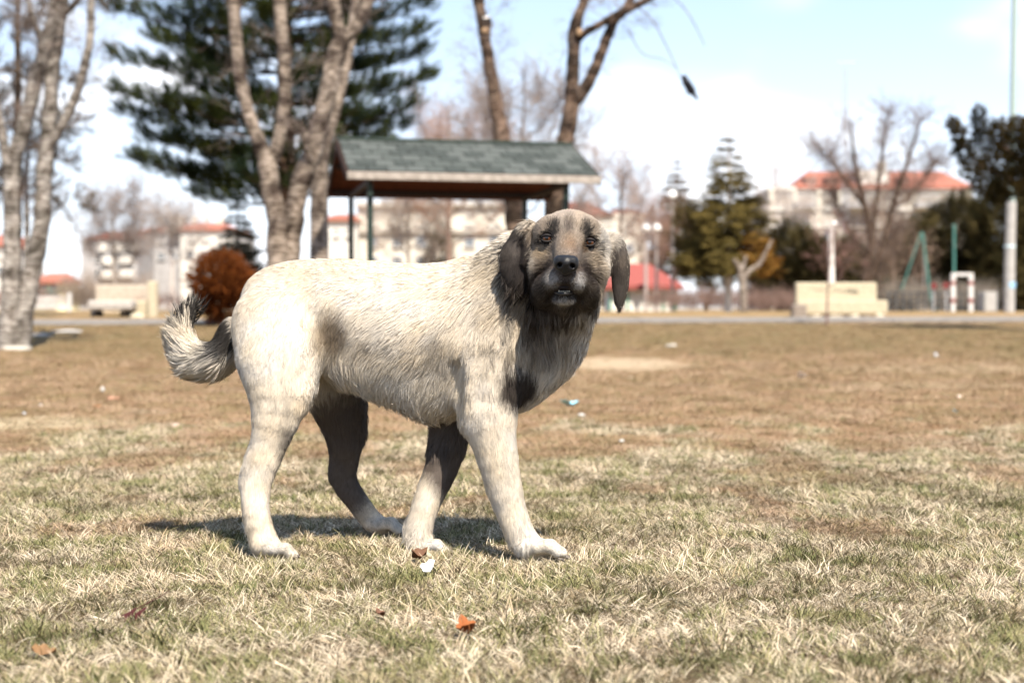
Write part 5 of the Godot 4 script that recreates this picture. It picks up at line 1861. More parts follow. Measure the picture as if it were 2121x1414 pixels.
func build_shelter() -> void:
	var o := at_px(722, 640, 14.6)
	o.y = gy(o.x, o.z) 
	var t := thing("picnic_shelter", "park shelter with a green shingled gable roof on thin dark posts", "shelter", o, 0.21)
	# own axes: x along the eave, z towards the camera, y up; the front eave's left end is the origin
	var L := 2.66
	var W := 2.35
	var eave := 1.985
	var ridge := 2.44
	var wood_pale := rough_mat(Color(0.50, 0.47, 0.44), Color(0.63, 0.60, 0.57), 0.03, 1.5, 0.85, 0.1, 21)
	var wood_red := rough_mat(Color(0.27, 0.155, 0.11), Color(0.37, 0.215, 0.155), 0.03, 1.5, 0.85, 0.1, 22)
	var wood_dark := rough_mat(Color(0.17, 0.12, 0.10), Color(0.25, 0.18, 0.15), 0.03, 1.5, 0.85, 0.1, 27)
	var dark := plain(lin(0.022, 0.035, 0.03), 0.45)
	var beam_m := plain(lin(0.03, 0.022, 0.02), 0.7)
	var pitch := atan2(ridge - eave, W * 0.5)
	for side in 2:
		var sg := 1.0 if side == 0 else -1.0
		# deck boards under the shingles
		var n := 6
		var slope := sqrt(pow(W * 0.5, 2.0) + pow(ridge - eave, 2.0))
		for k in n:
			var u := (k + 0.5) / n
			var z := -W * 0.5 + sg * W * 0.5 * (1.0 - u)
			var m := M.new()
			m.cbox(Vector3.ZERO, Vector3(L - 0.02, 0.022, slope / n - 0.006), 0.003)
			var b := part("roof_board", m, wood_red, t)
			b.position = Vector3(L * 0.5, lerpf(eave, ridge, u), z)
			b.rotation.x = sg * pitch
		# shingles: staggered rows of tabs that overlap downhill
		var rows := 6
		var cols := 13
		var tabs := []
		for v in 3:
			var m := M.new()
			m.cbox(Vector3.ZERO, Vector3(L / cols - 0.008, 0.012, slope / rows + 0.03), 0.003)
			tabs.append(m.mesh())
		var greens := [rough_mat(Color(0.273, 0.291, 0.280), Color(0.335, 0.349, 0.340), 0.09, 3.0, 0.95, 0.15, 23), rough_mat(Color(0.242, 0.262, 0.250), Color(0.304, 0.320, 0.310), 0.09, 3.0, 0.95, 0.15, 24), rough_mat(Color(0.196, 0.213, 0.205), Color(0.258, 0.276, 0.265), 0.09, 3.0, 0.95, 0.15, 25)]
		for r in rows:
			for c in cols + (r % 2):
				var x := (c + 0.5) * L / cols - (0.5 * L / cols if r % 2 else 0.0)
				if x < 0.02 or x > L - 0.02:
					x = clampf(x, 0.05, L - 0.05)
				var u := (r + 0.5) / rows
				var shi := part("shingle", tabs[(r + c) % 3], greens[rng.randi() % 3], t)
				var z := -W * 0.5 + sg * W * 0.5 * (1.0 - u)
				shi.position = Vector3(x, lerpf(eave, ridge, u) + 0.030 + 0.0022 * (c % 2), z)
				shi.rotation = Vector3(sg * (pitch - 0.045), 0, rng.randf_range(-0.004, 0.004))
				if x < 0.06 or x > L - 0.06:
					shi.scale.x = 0.5
	# ridge cap, fascias, barge boards
	var m := M.new()
	m.cbox(Vector3(L * 0.5, ridge + 0.035, -W * 0.5), Vector3(L + 0.02, 0.03, 0.12), 0.01)
	part("ridge_cap", m, rough_mat(Color(0.18, 0.22, 0.20), Color(0.25, 0.29, 0.27), 0.09, 3.0, 0.95, 0.1, 26), t)
	for z in [0.045, -W - 0.045]:
		m = M.new()
		m.cbox(Vector3(L * 0.5, eave - 0.025, z), Vector3(L + 0.03, 0.08, 0.026), 0.005)
		part("fascia", m, wood_pale if z > 0.0 else wood_red, t)
	var slope_len := sqrt(pow(W * 0.5, 2.0) + pow(ridge - eave, 2.0))
	for x in [-0.014, L + 0.014]:
		for sg in [1.0, -1.0]:
			m = M.new()
			m.cbox(Vector3.ZERO, Vector3(0.024, 0.10, slope_len + 0.05), 0.005)
			var b := part("barge_board", m, wood_dark, t)
			b.position = Vector3(x, (eave + ridge) * 0.5 - 0.025, -W * 0.5 + sg * W * 0.25)
			b.rotation.x = sg * pitch
	# purlins and tie beams in dark paint
	for z in [-0.10, -0.72, -1.63, -W + 0.10]:
		m = M.new()
		var yy := lerpf(eave, ridge, 1.0 - absf(z + W * 0.5) / (W * 0.5)) - 0.055
		m.cbox(Vector3(L * 0.5, yy, z), Vector3(L - 0.04, 0.06, 0.05), 0.004)
		part("purlin", m, beam_m, t)
	for x in [0.24, L - 0.32]:
		m = M.new()
		m.cbox(Vector3(x, eave - 0.06, -W * 0.5), Vector3(0.05, 0.06, W - 0.2), 0.004)
		part("tie_beam", m, beam_m, t)
	# posts with foot plates, a bench each side and a table
	for x in [0.24, L - 0.32]:
		for z in [-0.16, -W + 0.16]:
			var g := gy(o.x + x, o.z + z) - o.y
			m = M.new()
			m.cbox(Vector3(x, (eave - 0.03 + g) * 0.5, z), Vector3(0.058, eave - 0.03 - g, 0.058), 0.006)
			var p := part("post", m, dark, t)
			m = M.new()
			m.cbox(Vector3(x, g + 0.05, z), Vector3(0.12, 0.14, 0.12), 0.01)
			part("foot_block", m, plain(lin(0.05, 0.055, 0.06), 0.8), p)

func windows(wall: Node3D, list: Array, d: float, base: Vector3, frame_m: Material, glass_m: Material) -> void:
	for q in list:
		var a := at_px(q[0], q[3], d)
		var b := at_px(q[1], q[2], d)
		var w := b.x - a.x
		var h := b.y - a.y
		var c := (a + b) * 0.5 - base
		var m := M.new()
		var fw := minf(w, h) * 0.11
		m.box(c + Vector3(0, h * 0.5 - fw * 0.5, 0.06), Vector3(w, fw, 0.14))
		m.box(c + Vector3(0, -h * 0.5 + fw * 0.5, 0.08), Vector3(w * 1.06, fw, 0.2))
		for sg in [-1.0, 1.0]:
			m.box(c + Vector3(sg * (w * 0.5 - fw * 0.5), 0, 0.058), Vector3(fw, h - 2.0 * fw, 0.13))
		m.box(c + Vector3(0, 0, 0.052), Vector3(fw * 0.6, h - 2.0 * fw, 0.11))
		var f := part("window", m, frame_m, wall)
		m = M.new()
		m.box(c + Vector3(0, 0, 0.012), Vector3(w - fw, h - fw, 0.03))
		part("pane", m, glass_m if q.size() < 5 else mats["dark_glass"], f)

# a hipped or gabled roof over pixels x0..x1 at the eave, rx0..rx1 at the ridge
func roof_mesh(base: Vector3, x0: float, x1: float, ey: float, rx0: float, rx1: float, ry: float, d: float, deep: float) -> M:
	var m := M.new()
	var a := at_px(x0, ey, d) - base + Vector3(0, 0, 0.3)
	var b := at_px(x1, ey, d) - base + Vector3(0, 0, 0.3)
	var c := b - Vector3(0, 0, deep)
	var e := a - Vector3(0, 0, deep)
	var r0 := at_px(rx0, ry, d) - base - Vector3(0, 0, deep * 0.5)
	var r1 := at_px(rx1, ry, d) - base - Vector3(0, 0, deep * 0.5)
	m.quad(a, b, r1, r0)
	m.quad(c, e, r0, r1)
	m.tri3(b, c, r1)
	m.tri3(e, a, r0)
	m.quad(a + Vector3(0, -0.15, 0), b + Vector3(0, -0.15, 0), b, a, Vector3(0, 0, 1))
	m.quad(a + Vector3(0, -0.15, 0), e + Vector3(0, -0.15, 0), c + Vector3(0, -0.15, 0), b + Vector3(0, -0.15, 0), Vector3.DOWN)
	m.quad(b + Vector3(0, -0.15, 0), c + Vector3(0, -0.15, 0), c, b, Vector3(1, 0, 0))
	m.quad(a + Vector3(0, -0.15, 0), e + Vector3(0, -0.15, 0), e, a, Vector3(-1, 0, 0))
	return m

func build_buildings() -> void:
	var tile := rough_mat(Color(0.52, 0.33, 0.275), Color(0.62, 0.41, 0.35), 0.06, 0.6, 0.9, 0.0, 41)
	var tile_b := rough_mat(Color(0.38, 0.24, 0.20), Color(0.48, 0.31, 0.26), 0.06, 0.6, 0.9, 0.0, 42)
	var cream := rough_mat(Color(0.72, 0.70, 0.66), Color(0.79, 0.77, 0.73), 0.02, 0.2, 0.95, 0.0, 43)
	var white := rough_mat(Color(0.74, 0.73, 0.71), Color(0.82, 0.81, 0.79), 0.02, 0.2, 0.95, 0.0, 44)
	var grey := rough_mat(Color(0.55, 0.545, 0.55), Color(0.64, 0.635, 0.64), 0.02, 0.2, 0.95, 0.0, 45)
	var stone := rough_mat(Color(0.61, 0.585, 0.555), Color(0.69, 0.66, 0.63), 0.02, 0.2, 0.95, 0.0, 46)
	var frame := plain(lin(0.5, 0.49, 0.48), 0.5)
	var glass := plain(lin(0.10, 0.13, 0.17), 0.12)
	glass.metallic_specular = 0.7
	mats["dark_glass"] = plain(lin(0.035, 0.05, 0.07), 0.2)

	# apartment block on the right
	var d := 95.0
	var base := on_ground(1800, d)
	var t := thing("apartment_building", "long pale apartment block with an orange tiled roof behind the bare forked tree", "building", base)
	var m := M.new()
	px_box(m, base, 1592, 2014, 388, 645, d, 9.0)
	var wall := part("wall", m, stone, t)
	windows(wall, [[1610, 1642, 402, 430], [1652, 1688, 402, 430, 1], [1706, 1731, 402, 430], [1748, 1776, 402, 430], [1794, 1820, 402, 430], [1838, 1866, 402, 430], [1902, 1946, 402, 428, 1], [1956, 1994, 402, 430], [1610, 1640, 438, 464], [1655, 1690, 438, 464], [1706, 1736, 438, 464], [1750, 1778, 438, 464], [1796, 1824, 438, 464], [1850, 1880, 438, 464], [1914, 1942, 438, 464], [1956, 1980, 438, 464], [1612, 1640, 474, 500], [1656, 1690, 474, 500], [1706, 1736, 474, 500]], d, base, frame, glass)
	for q in [[1590, 2016, 386, 394], [1590, 2016, 431, 436], [1590, 2016, 466, 471]]:
		m = M.new()
		px_box(m, base, q[0], q[1], q[2], q[3], d - 0.25, 0.24)
		part("string_course", m, white, t)
	for q in [[1594, 1604], [1643, 1651], [1692, 1702], [1734, 1746], [1886, 1898], [1996, 2012]]:
		m = M.new()
		px_box(m, base, q[0], q[1], 394.5, 640, d - 0.15, 0.149)
		part("pilaster", m, cream, t)
	for q in [[1650, 1691, 419, 430], [1900, 1948, 418, 429], [1748, 1822, 420, 430]]:
		m = M.new()
		px_box(m, base, q[0], q[1], q[2], q[3], d - 1.1, 0.85)
		part("balcony", m, grey, t)
	var rf := part("roof", roof_mesh(base, 1648, 2016, 387, 1700, 1990, 342, d, 8.5), tile, t)
	m = M.new()
	px_box(m, base, 1776, 1842, 352, 388, d + 0.35, 2.5)
	part("gable", m, white, t)
	for q in [[1668, 1692], [1712, 1738], [1862, 1884]]:
		m = M.new()
		px_box(m, base, q[0], q[1], 366, 386, d + 0.2, 1.2)
		part("dormer", m, plain(lin(0.2, 0.12, 0.1), 0.8), rf)
	m = M.new()
	px_box(m, base, 1820, 1836, 334, 360, d + 4.0, 0.8)
	part("chimney", m, cream, rf)

	# left blocks
	d = 100.0
	base = on_ground(228, d)
	t = thing("apartment_building", "cream apartment block with rounded white balconies at the left", "building", base)
	m = M.new()
	px_box(m, base, 168, 284, 492, 645, d, 8.0)
	wall = part("wall", m, grey, t)
	windows(wall, [[196, 214, 497, 512, 1], [222, 244, 497, 512, 1], [254, 272, 497, 512, 1], [196, 214, 527, 542, 1], [222, 244, 527, 542, 1], [254, 272, 527, 542, 1], [196, 214, 556, 571, 1], [222, 244, 556, 571, 1]], d, base, frame, glass)
	for q in [[200, 222, 512], [226, 256, 512], [262, 288, 512], [208, 240, 540], [244, 278, 538], [206, 238, 568], [244, 278, 566]]:
		m = M.new()
		var a := at_px(q[0], q[2], d)
		var b := at_px(q[1], q[2], d)
		var c := (a + b) * 0.5 - base
		var rr := (b.x - a.x) * 0.5
		m.tube(PackedVector3Array([c - Vector3(0, 0.28, 0), c + Vector3(0, 0.28, 0)]), PackedFloat32Array([rr, rr]), 14)
		for i in m.v.size():
			m.v[i].z = c.z + (m.v[i].z - c.z) * 1.2
		part("balcony", m, white, t)
	part("roof", roof_mesh(base, 178, 276, 492, 196, 256, 472, d, 7.0), tile_b, t)

	d = 104.0
	base = on_ground(380, d)
	t = thing("apartment_building", "white apartment block with orange roofs and a rooftop stair tower, above the rust bush", "building", base)
	m = M.new()
	px_box(m, base, 284, 372, 477, 645, d + 0.6, 8.0)
	wall = part("wall", m, grey, t)
	windows(wall, [[296, 312, 490, 506], [326, 342, 490, 506], [352, 366, 490, 506], [296, 312, 522, 538], [326, 342, 522, 538], [352, 366, 522, 538]], d + 0.6, base, frame, glass)
	m = M.new()
	px_box(m, base, 373, 486, 474, 645, d, 8.0)
	wall = part("wall", m, white, t)
	windows(wall, [[386, 402, 484, 500], [418, 434, 486, 502, 1], [450, 466, 486, 502], [386, 402, 518, 534, 1], [418, 434, 518, 534]], d, base, frame, glass)
	part("roof", roof_mesh(base, 286, 345, 477, 312, 338, 462, d + 0.6, 7.0), tile, t)
	part("roof", roof_mesh(base, 350, 490, 474, 378, 440, 455, d, 7.0), tile, t)
	m = M.new()
	px_box(m, base, 350, 376, 445, 470, d + 2.0, 2.0)
	part("stair_tower", m, cream, t)
	for q in [[396, 406], [424, 430], [446, 462]]:
		m = M.new()
		px_box(m, base, q[0], q[1], 446, 466, d + 3.0, 0.5)
		part("chimney", m, cream, t)

	d = 92.0
	base = on_ground(-10, d)
	t = thing("house", "white house with an orange roof partly hidden by the grey stems", "house", base)
	m = M.new()
	px_box(m, base, -70, 17, 506, 645, d, 7.0)
	wall = part("wall", m, white, t)
	windows(wall, [[-8, 8, 520, 536], [-8, 8, 552, 566]], d, base, frame, glass)
	part("roof", roof_mesh(base, -76, 22, 506, -50, 0, 480, d, 6.5), tile, t)

	# behind the shelter
	d = 84.0
	base = on_ground(880, d)
	t = thing("apartment_building", "wide cream building seen between the posts of the shelter", "building", base)
	m = M.new()
	px_box(m, base, 740, 1062, 424, 645, d, 8.0)
	wall = part("wall", m, cream, t)
	var wl := []
	for r in 3:
		for c in 6:
			wl.append([762 + c * 50, 784 + c * 50, 446 + r * 42, 470 + r * 42] + ([1] if (r * 3 + c * 2) % 5 == 0 else []))
	windows(wall, wl, d, base, frame, glass)
	m = M.new()
	px_box(m, base, 736, 1066, 418, 426, d - 0.4, 8.4)
	part("cornice", m, white, t)
	m = M.new()
	px_box(m, base, 736, 1066, 476, 482, d - 0.3, 0.29)
	part("string_course", m, stone, t)
	base = on_ground(706, d)
	t = thing("house", "low white house with a pinkish tiled roof left of the shelter posts", "house", base)
	m = M.new()
	px_box(m, base, 672, 736, 452, 645, d - 2.0, 6.0)
	wall = part("wall", m, white, t)
	windows(wall, [[690, 704, 474, 492], [714, 728, 474, 492]], d - 2.0, base, frame, glass)
	part("roof", roof_mesh(base, 666, 740, 453, 684, 724, 436, d - 2.0, 6.0), tile, t)

	d = 90.0
	base = on_ground(1260, d)
	t = thing("house", "pale house with brownish red roofs just right of the dog's head", "house", base)
	m = M.new()
	px_box(m, base, 1150, 1336, 442, 645, d, 7.0)
	wall = part("wall", m, cream, t)
	windows(wall, [[1206, 1226, 462, 482, 1], [1250, 1270, 462, 482], [1294, 1314, 462, 482], [1206, 1226, 504, 524], [1250, 1270, 504, 524, 1], [1294, 1314, 504, 524]], d, base, frame, glass)
	part("roof", roof_mesh(base, 1140, 1270, 443, 1180, 1224, 410, d, 6.5), tile_b, t)
	part("roof", roof_mesh(base, 1262, 1342, 445, 1278, 1330, 426, d + 0.4, 6.0), tile_b, t)

	# red-roofed kiosk
	d = 50.0
	base = on_ground(1336, d)
	t = thing("kiosk", "small white kiosk with green trim and a red hipped roof behind the dog's ear", "kiosk", base)
	m = M.new()
	px_box(m, base, 1262, 1400, 590, 648, d, 2.2)
	wall = part("wall", m, white, t)
	var green := plain(lin(0.04, 0.22, 0.15), 0.5)
	for x in [1262, 1298, 1336, 1372, 1396]:
		m = M.new()
		px_box(m, base, x, x + 4, 590, 642, d - 0.05, 0.049)
		part("trim", m, green, t)
	m = M.new()
	px_box(m, base, 1260, 1402, 588, 595, d - 0.06, 0.056)
	part("trim", m, green, t)
	part("roof", roof_mesh(base, 1250, 1414, 591, 1296, 1352, 543, d, 2.8), rough_mat(Color(0.47, 0.25, 0.23), Color(0.57, 0.32, 0.295), 0.05, 1.0, 0.8, 0.0, 47), t)

	# small kiosk at the far left
	d = 62.0
	base = on_ground(104, d)
	t = thing("kiosk", "little cream pavilion with an orange roof and teal awning right of the grey stems", "kiosk", base)
	m = M.new()
	px_box(m, base, 68, 136, 580, 645, d, 2.0)
	wall = part("wall", m, rough_mat(Color(0.92, 0.88, 0.70), Color(0.97, 0.94, 0.80), 0.02, 0.3), t)
	windows(wall, [[84, 96, 588, 600, 1], [106, 118, 588, 600, 1]], d, base, frame, glass)
	part("roof", roof_mesh(base, 64, 140, 581, 82, 122, 564, d, 2.4), tile, t)
	m = M.new()
	px_box(m, base, 66, 116, 605, 611, d - 0.5, 0.48)
	part("awning", m, plain(lin(0.03, 0.12, 0.13), 0.7), t)

func car(label: String, base: Vector3, turn: float, paint: Color) -> void:
	var t := thing("parked_car", label, "car", base, turn, "cars parked beyond the park")
	var pm := plain(paint, 0.3)
	pm.clearcoat_enabled = true
	pm.clearcoat = 0.8
	var glass := plain(lin(0.03, 0.04, 0.05), 0.1)
	var prof := [[-1.95, 0.32], [-1.98, 0.62], [-1.80, 0.88], [-1.25, 0.95], [-0.72, 1.38], [0.55, 1.44], [1.15, 1.05], [1.72, 0.94], [1.95, 0.80], [1.98, 0.34]]
	var m := M.new()
	var n := prof.size()
	for i in n:
		var a: Array = prof[i]
		var b: Array = prof[(i + 1) % n]
		var wa := 0.78 - 0.16 * smoothstep(0.9, 1.4, a[1])
		var wb := 0.78 - 0.16 * smoothstep(0.9, 1.4, b[1])
		m.quad(Vector3(a[0], a[1], wa), Vector3(b[0], b[1], wb), Vector3(b[0], b[1], -wb), Vector3(a[0], a[1], -wa), Vector3(-(b[1] - a[1]), b[0] - a[0], 0).normalized() * 1.0)
		for sg in [-1.0, 1.0]:
			m.tri3(Vector3(0, 0.7, 0.80 * sg), Vector3(a[0], a[1], wa * sg), Vector3(b[0], b[1], wb * sg), Vector3(0, 0.1, sg).normalized())
	part("body", m, pm, t)
	for sg in [-1.0, 1.0]:
		for q in [[-1.0, -0.66, -0.05, 0.98, 1.32], [0.02, 0.02, 0.52, 0.98, 1.34]]:
			m = M.new()
			var w0: float = 0.80 * sg
			var w1: float = 0.655 * sg
			m.quad(Vector3(q[0], q[3], w0), Vector3(q[2] + (0.36 if q[0] > 0 else 0.0), q[3], w0), Vector3(q[2], q[4], w1), Vector3(q[1], q[4], w1), Vector3(0, 0.35, sg).normalized())
			part("window", m, glass, t)
		for x in [-1.22, 1.22]:
			m = M.new()
			m.tube(PackedVector3Array([Vector3(x, 0.31, 0.62 * sg), Vector3(x, 0.31, 0.82 * sg)]), PackedFloat32Array([0.31, 0.31]), 18)
			var wh := part("wheel", m, plain(lin(0.02, 0.02, 0.02), 0.9), t)
			m = M.new()
			m.tube(PackedVector3Array([Vector3(x, 0.31, 0.80 * sg), Vector3(x, 0.31, 0.835 * sg)]), PackedFloat32Array([0.2, 0.18]), 14)
			part("rim", m, plain(lin(0.45, 0.45, 0.46), 0.35), wh)
		m = M.new()
		m.ball(Vector3(1.92, 0.72, 0.55 * sg), Vector3(0.06, 0.09, 0.16), 10, 6)
		part("headlight", m, plain(lin(0.7, 0.7, 0.68), 0.15), t)
		m = M.new()
		m.ball(Vector3(-1.92, 0.72, 0.58 * sg), Vector3(0.05, 0.1, 0.12), 10, 6)
		part("tail_light", m, plain(lin(0.4, 0.02, 0.02), 0.2), t)

func pole_thing(called: String, label: String, cat: String, pts: Array, mat: Material, sides := 10) -> Node3D:
	var base := at_px(pts[0][0], pts[0][1], pts[0][2])
	base.y = gy(base.x, base.z)
	var t := thing(called, label, cat, base)
	var l := curve_px(pts, 2)
	var m := M.new()
	var ps: PackedVector3Array = l[0]
	for i in ps.size():
		ps[i] -= base
	ps[0].y = -0.1
	m.tube(ps, l[1], sides)
	part("pole", m, mat, t)
	return t

func build_things() -> void:
	var conc := rough_mat(Color(0.56, 0.55, 0.54), Color(0.67, 0.66, 0.65), 0.03, 1.0, 0.95, 0.1, 51)
	var cream := rough_mat(Color(0.60, 0.565, 0.485), Color(0.73, 0.69, 0.605), 0.04, 1.2, 0.95, 0.3, 52)
	var stone_d := rough_mat(Color(0.42, 0.38, 0.35), Color(0.58, 0.54, 0.50), 0.04, 1.5, 0.95, 0.5, 53)

	# concrete lamp pole at the edge
	var t := pole_thing("utility_pole", "tall pale concrete pole with a thin green upper mast at the edge of the lawn", "pole", [[2091, 650, 32, 11.5], [2092, 560, 32, 11.2], [2094, 480, 32, 10.4], [2096, 418, 32, 10]], conc, 14)
	var base := t.position
	var m := M.new()
	var l := curve_px([[2096, 419, 32, 7.5], [2099, 250, 32, 6.8], [2103, 0, 32, 6], [2108, -300, 32, 4]], 3)
	for i in l[0].size():
		l[0][i] -= base
	m.tube(l[0], l[1], 10)
	part("mast", m, plain(lin(0.30, 0.38, 0.36), 0.5), t)
	for y in [[508, 512, 0.60], [584, 596, 0.2]]:
		m = M.new()
		var c := at_px(2092.5, (y[0] + y[1]) * 0.5, 32) - base
		var hh := mpx((y[1] - y[0]) * 0.5, 32)
		m.tube(PackedVector3Array([c - Vector3(0, hh, 0), c + Vector3(0, hh, 0)]), PackedFloat32Array([mpx(11.6, 32), mpx(11.6, 32)]), 14)
		part("band", m, plain(lin(0.55, 0.72, 0.78) if y[2] > 0.5 else lin(0.25, 0.45, 0.65), 0.6), t)

	# stone bench with a dark written line, on rocks
	base = on_ground(1742, 28.5)
	t = thing("stone_bench", "big cream stone bench with faded dark writing, propped on rocks", "bench", base)
	m = M.new()
	px_box(m, base, 1650, 1817, 585, 637, 28.6, 0.16, 0.02)
	part("backrest", m, cream, t)
	m = M.new()
	px_box(m, base, 1651, 1840, 622, 650, 28.3, 0.29, 0.02)
	part("seat", m, cream, t)
	# the faded writing: strokes that cannot be read
	var stroke := plain(lin(0.10, 0.09, 0.07), 0.95)
	var r2 := RandomNumberGenerator.new()
	r2.seed = 4
	m = M.new()
	for k in 17:
		var x := 1668 + k * 6.2 + (6.0 if k > 7 else 0.0)
		var y := 597.0 + k * 0.45
		px_box(m, base, x, x + 3.0, y - r2.randf_range(3, 6), y + r2.randf_range(3, 6), 28.598, 0.004)
		px_box(m, base, x + 2.0, x + r2.randf_range(4.2, 5.6), y + r2.randf_range(-3, 0), y + 3.6, 28.5975, 0.004)
	part("writing", m, stroke, t)
	for q in [[1662, 656, 14, 10], [1690, 660, 16, 6], [1730, 661, 18, 7], [1770, 660, 16, 7], [1795, 662, 14, 6], [1822, 658, 12, 6]]:
		m = M.new()
		m.ball(at_px(q[0], q[1] - 2, 28.15) - base, Vector3(mpx(q[2], 28.15), mpx(q[3], 28.15), 0.1), 9, 6, Basis(Vector3.UP, rng.randf() * 3.0))
		for i in m.v.size():
			m.v[i] += Vector3(noise.get_noise_3dv(m.v[i] * 150.0), noise.get_noise_3dv(m.v[i] * 150.0 + Vector3(9, 0, 0)), 0) * 0.05
		part("rock", m, cream if q[0] > 1680 else stone_d, t)
	m = M.new()
	base = on_ground(1657, 28.0)
	px_box(m, base, 1643, 1672, 630, 662, 28.0, 0.25, 0.03)
	single("stone_block", m, stone_d, "dark grey stone block against the end of the cream bench", "stone block", base)

	# white globe lamp behind the bench
	t = pole_thing("park_lamp", "slim white lamp post with a small white head behind the stone bench", "lamp post", [[1723, 655, 31, 7.2], [1723, 585, 31, 6.6], [1722, 520, 31, 6.2], [1723, 468, 31, 5.4]], plain(lin(0.62, 0.60, 0.57), 0.6))
	m = M.new()
	m.ball(at_px(1729, 464, 31) - t.position, Vector3(0.075, 0.06, 0.075), 12, 8)
	part("lamp_head", m, plain(lin(0.85, 0.84, 0.82), 0.4), t)
	for q in [[1338, 46.0, 474, "pale globe lamp left of the two behind the dog's ear", 640], [1360, 47.0, 473, "pale globe lamp right of its twin behind the dog's ear", 640], [1393, 47.5, 404, "tallest globe lamp, beside the thin-topped conifer", 640]]:
		t = pole_thing("globe_lamp", q[3], "lamp post", [[q[0], q[4], q[1], 4], [q[0], 560, q[1], 3.4], [q[0], q[2], q[1], 2.6]], plain(lin(0.35, 0.31, 0.30), 0.6), 8)
		t.set_meta("group", "globe lamps along the far path")
		m = M.new()
		m.ball(at_px(q[0], q[2], q[1]) - t.position, Vector3.ONE * mpx(9.5, q[1]), 14, 10)
		part("globe", m, plain(lin(0.85, 0.84, 0.84), 0.3), t)

	# slim lattice mast with a crossbar
	base = on_ground(1751, 64.0)
	t = thing("antenna_mast", "slim lattice mast with a short crossbar rising above the bare forked tree", "mast", base)
	var steel := plain(lin(0.42, 0.42, 0.44), 0.5)
	m = M.new()
	for sx in [-1.0, 1.0]:
		for sz in [-1.0, 1.0]:
			m.seg(Vector3(0.16 * sx, -0.1, 0.16 * sz), at_px(1751 + 3.2 * sx, 132, 64.0 - 0.07 * sz) - base, 0.022, 0.018, 5)
	part("mast_leg", m, steel, t)
	m = M.new()
	for k in 20:
		var a := at_px(1751 - 3.4, 640 - k * 25, 64) - base
		var b := at_px(1751 + 3.4, 640 - (k + 1) * 25, 64) - base
		m.seg(a, b, 0.012, 0.012, 4)
		m.seg(Vector3(b.x, a.y, a.z), Vector3(a.x, b.y, a.z), 0.012, 0.012, 4)
	part("bracing", m, steel, t)
	m = M.new()
	m.seg(at_px(1733, 131, 64) - base, at_px(1774, 129, 64) - base, 0.03, 0.03, 6)
	part("crossbar", m, steel, t)

	# playground: swing frame, small goal, mesh fence, poles
	base = on_ground(1960, 44.0)
	t = thing("swing_frame", "green A-shaped swing frame in the playground", "swing", base)
	var green := plain(lin(0.07, 0.20, 0.175), 0.5)
	for q in [[[1911, 482, 44.0], [1932, 642, 44.0]], [[1909, 482, 44.0], [1868, 600, 44.0]], [[1924, 508, 53.0], [1941, 640, 53.0]], [[1922, 508, 53.0], [1888, 640, 53.0]]]:
		m = M.new()
		var foot := at_px(q[1][0], q[1][1], q[1][2]) - base
		if q[1][1] > 610:
			foot.y = 0.0
		m.seg(foot, at_px(q[0][0], q[0][1], q[0][2]) - base, 0.034 if q[0][2] < 45.0 and q[1][0] > 1920 else 0.02, 0.03 if q[0][2] < 45.0 and q[1][0] > 1920 else 0.02, 8)
		part("leg", m, green, t)
	m = M.new()
	m.seg(at_px(1910, 482, 44.0) - base, at_px(1923, 508, 53.0) - base, 0.035, 0.035, 8)
	part("top_bar", m, green, t)
	for dd in [47.0, 48.0]:
		var u: float = (dd - 44.0) / 9.0
		var top := at_px(1910, 482, 44.0).lerp(at_px(1923, 508, 53.0), u) - base
		m = M.new()
		m.seg(top, top - Vector3(0, 1.7, 0), 0.008, 0.008, 4)
		part("chain", m, steel, t)
	m = M.new()
	var st := at_px(1910, 482, 44.0).lerp(at_px(1923, 508, 53.0), 0.39) - base - Vector3(0, 1.72, 0)
	m.box(st, Vector3(0.2, 0.03, 1.05))
	part("swing_seat", m, plain(lin(0.15, 0.02, 0.02), 0.6), t)
	pole_thing("green_pole", "thin green pole behind the white goal", "pole", [[1977, 645, 45.0, 2.6], [1977, 555, 45.0, 2.4], [1977, 464, 45.0, 2.2]], green, 8)

	base = on_ground(1996, 38.0)
	t = thing("small_goal", "small white goal frame with red bands in the playground", "goal", base)
	var wht := plain(lin(0.55, 0.54, 0.53), 0.5)
	for x in [1976, 2013]:
		m = M.new()
		px_box(m, base, x - 4, x + 4, 566, 648, 38.0, 0.1)
		var p := part("post", m, wht, t)
		for y in [582, 618]:
			m = M.new()
			px_box(m, base, x - 4.3, x + 4.3, y, y + 8, 37.99, 0.12)
			part("band", m, plain(lin(0.24, 0.09, 0.08), 0.7), p)
	m = M.new()
	px_box(m, base, 1972, 2017, 565, 571, 37.98, 0.09)
	part("crossbar", m, wht, t)
	for q in [[1934, 592], [1960, 591]]:
		var b2 := on_ground(q[0], 40.0)
		var tt := thing("round_sign", "round red board on a thin post, %s" % ("nearer the swing leg" if q[0] == 1934 else "nearer the white goal"), "sign", b2, 0.0, "round red boards by the goal")
		m = M.new()
		m.seg(Vector3(0, -0.05, 0), at_px(q[0], q[1], 40.0) - b2, 0.02, 0.02, 6)
		part("post", m, steel, tt)
		m = M.new()
		var cc := at_px(q[0], q[1], 39.95) - b2
		m.tube(PackedVector3Array([cc, cc + Vector3(0, 0, 0.03)]), PackedFloat32Array([0.095, 0.095]), 16)
		part("board", m, plain(lin(0.14, 0.03, 0.03), 0.7), tt)
	# dark railing in front of the parked cars
	base = on_ground(1900, 41.0)
	t = thing("railing", "low dark metal railing along the playground", "fence", base)
	var dk := plain(lin(0.06, 0.065, 0.07), 0.6)
	for i in 16:
		var x := 1842 + i * 15.0
		m = M.new()
		px_box(m, base, x - 1.6, x + 1.6, 604, 646, 41.0, 0.04)
		part("post", m, dk, t)
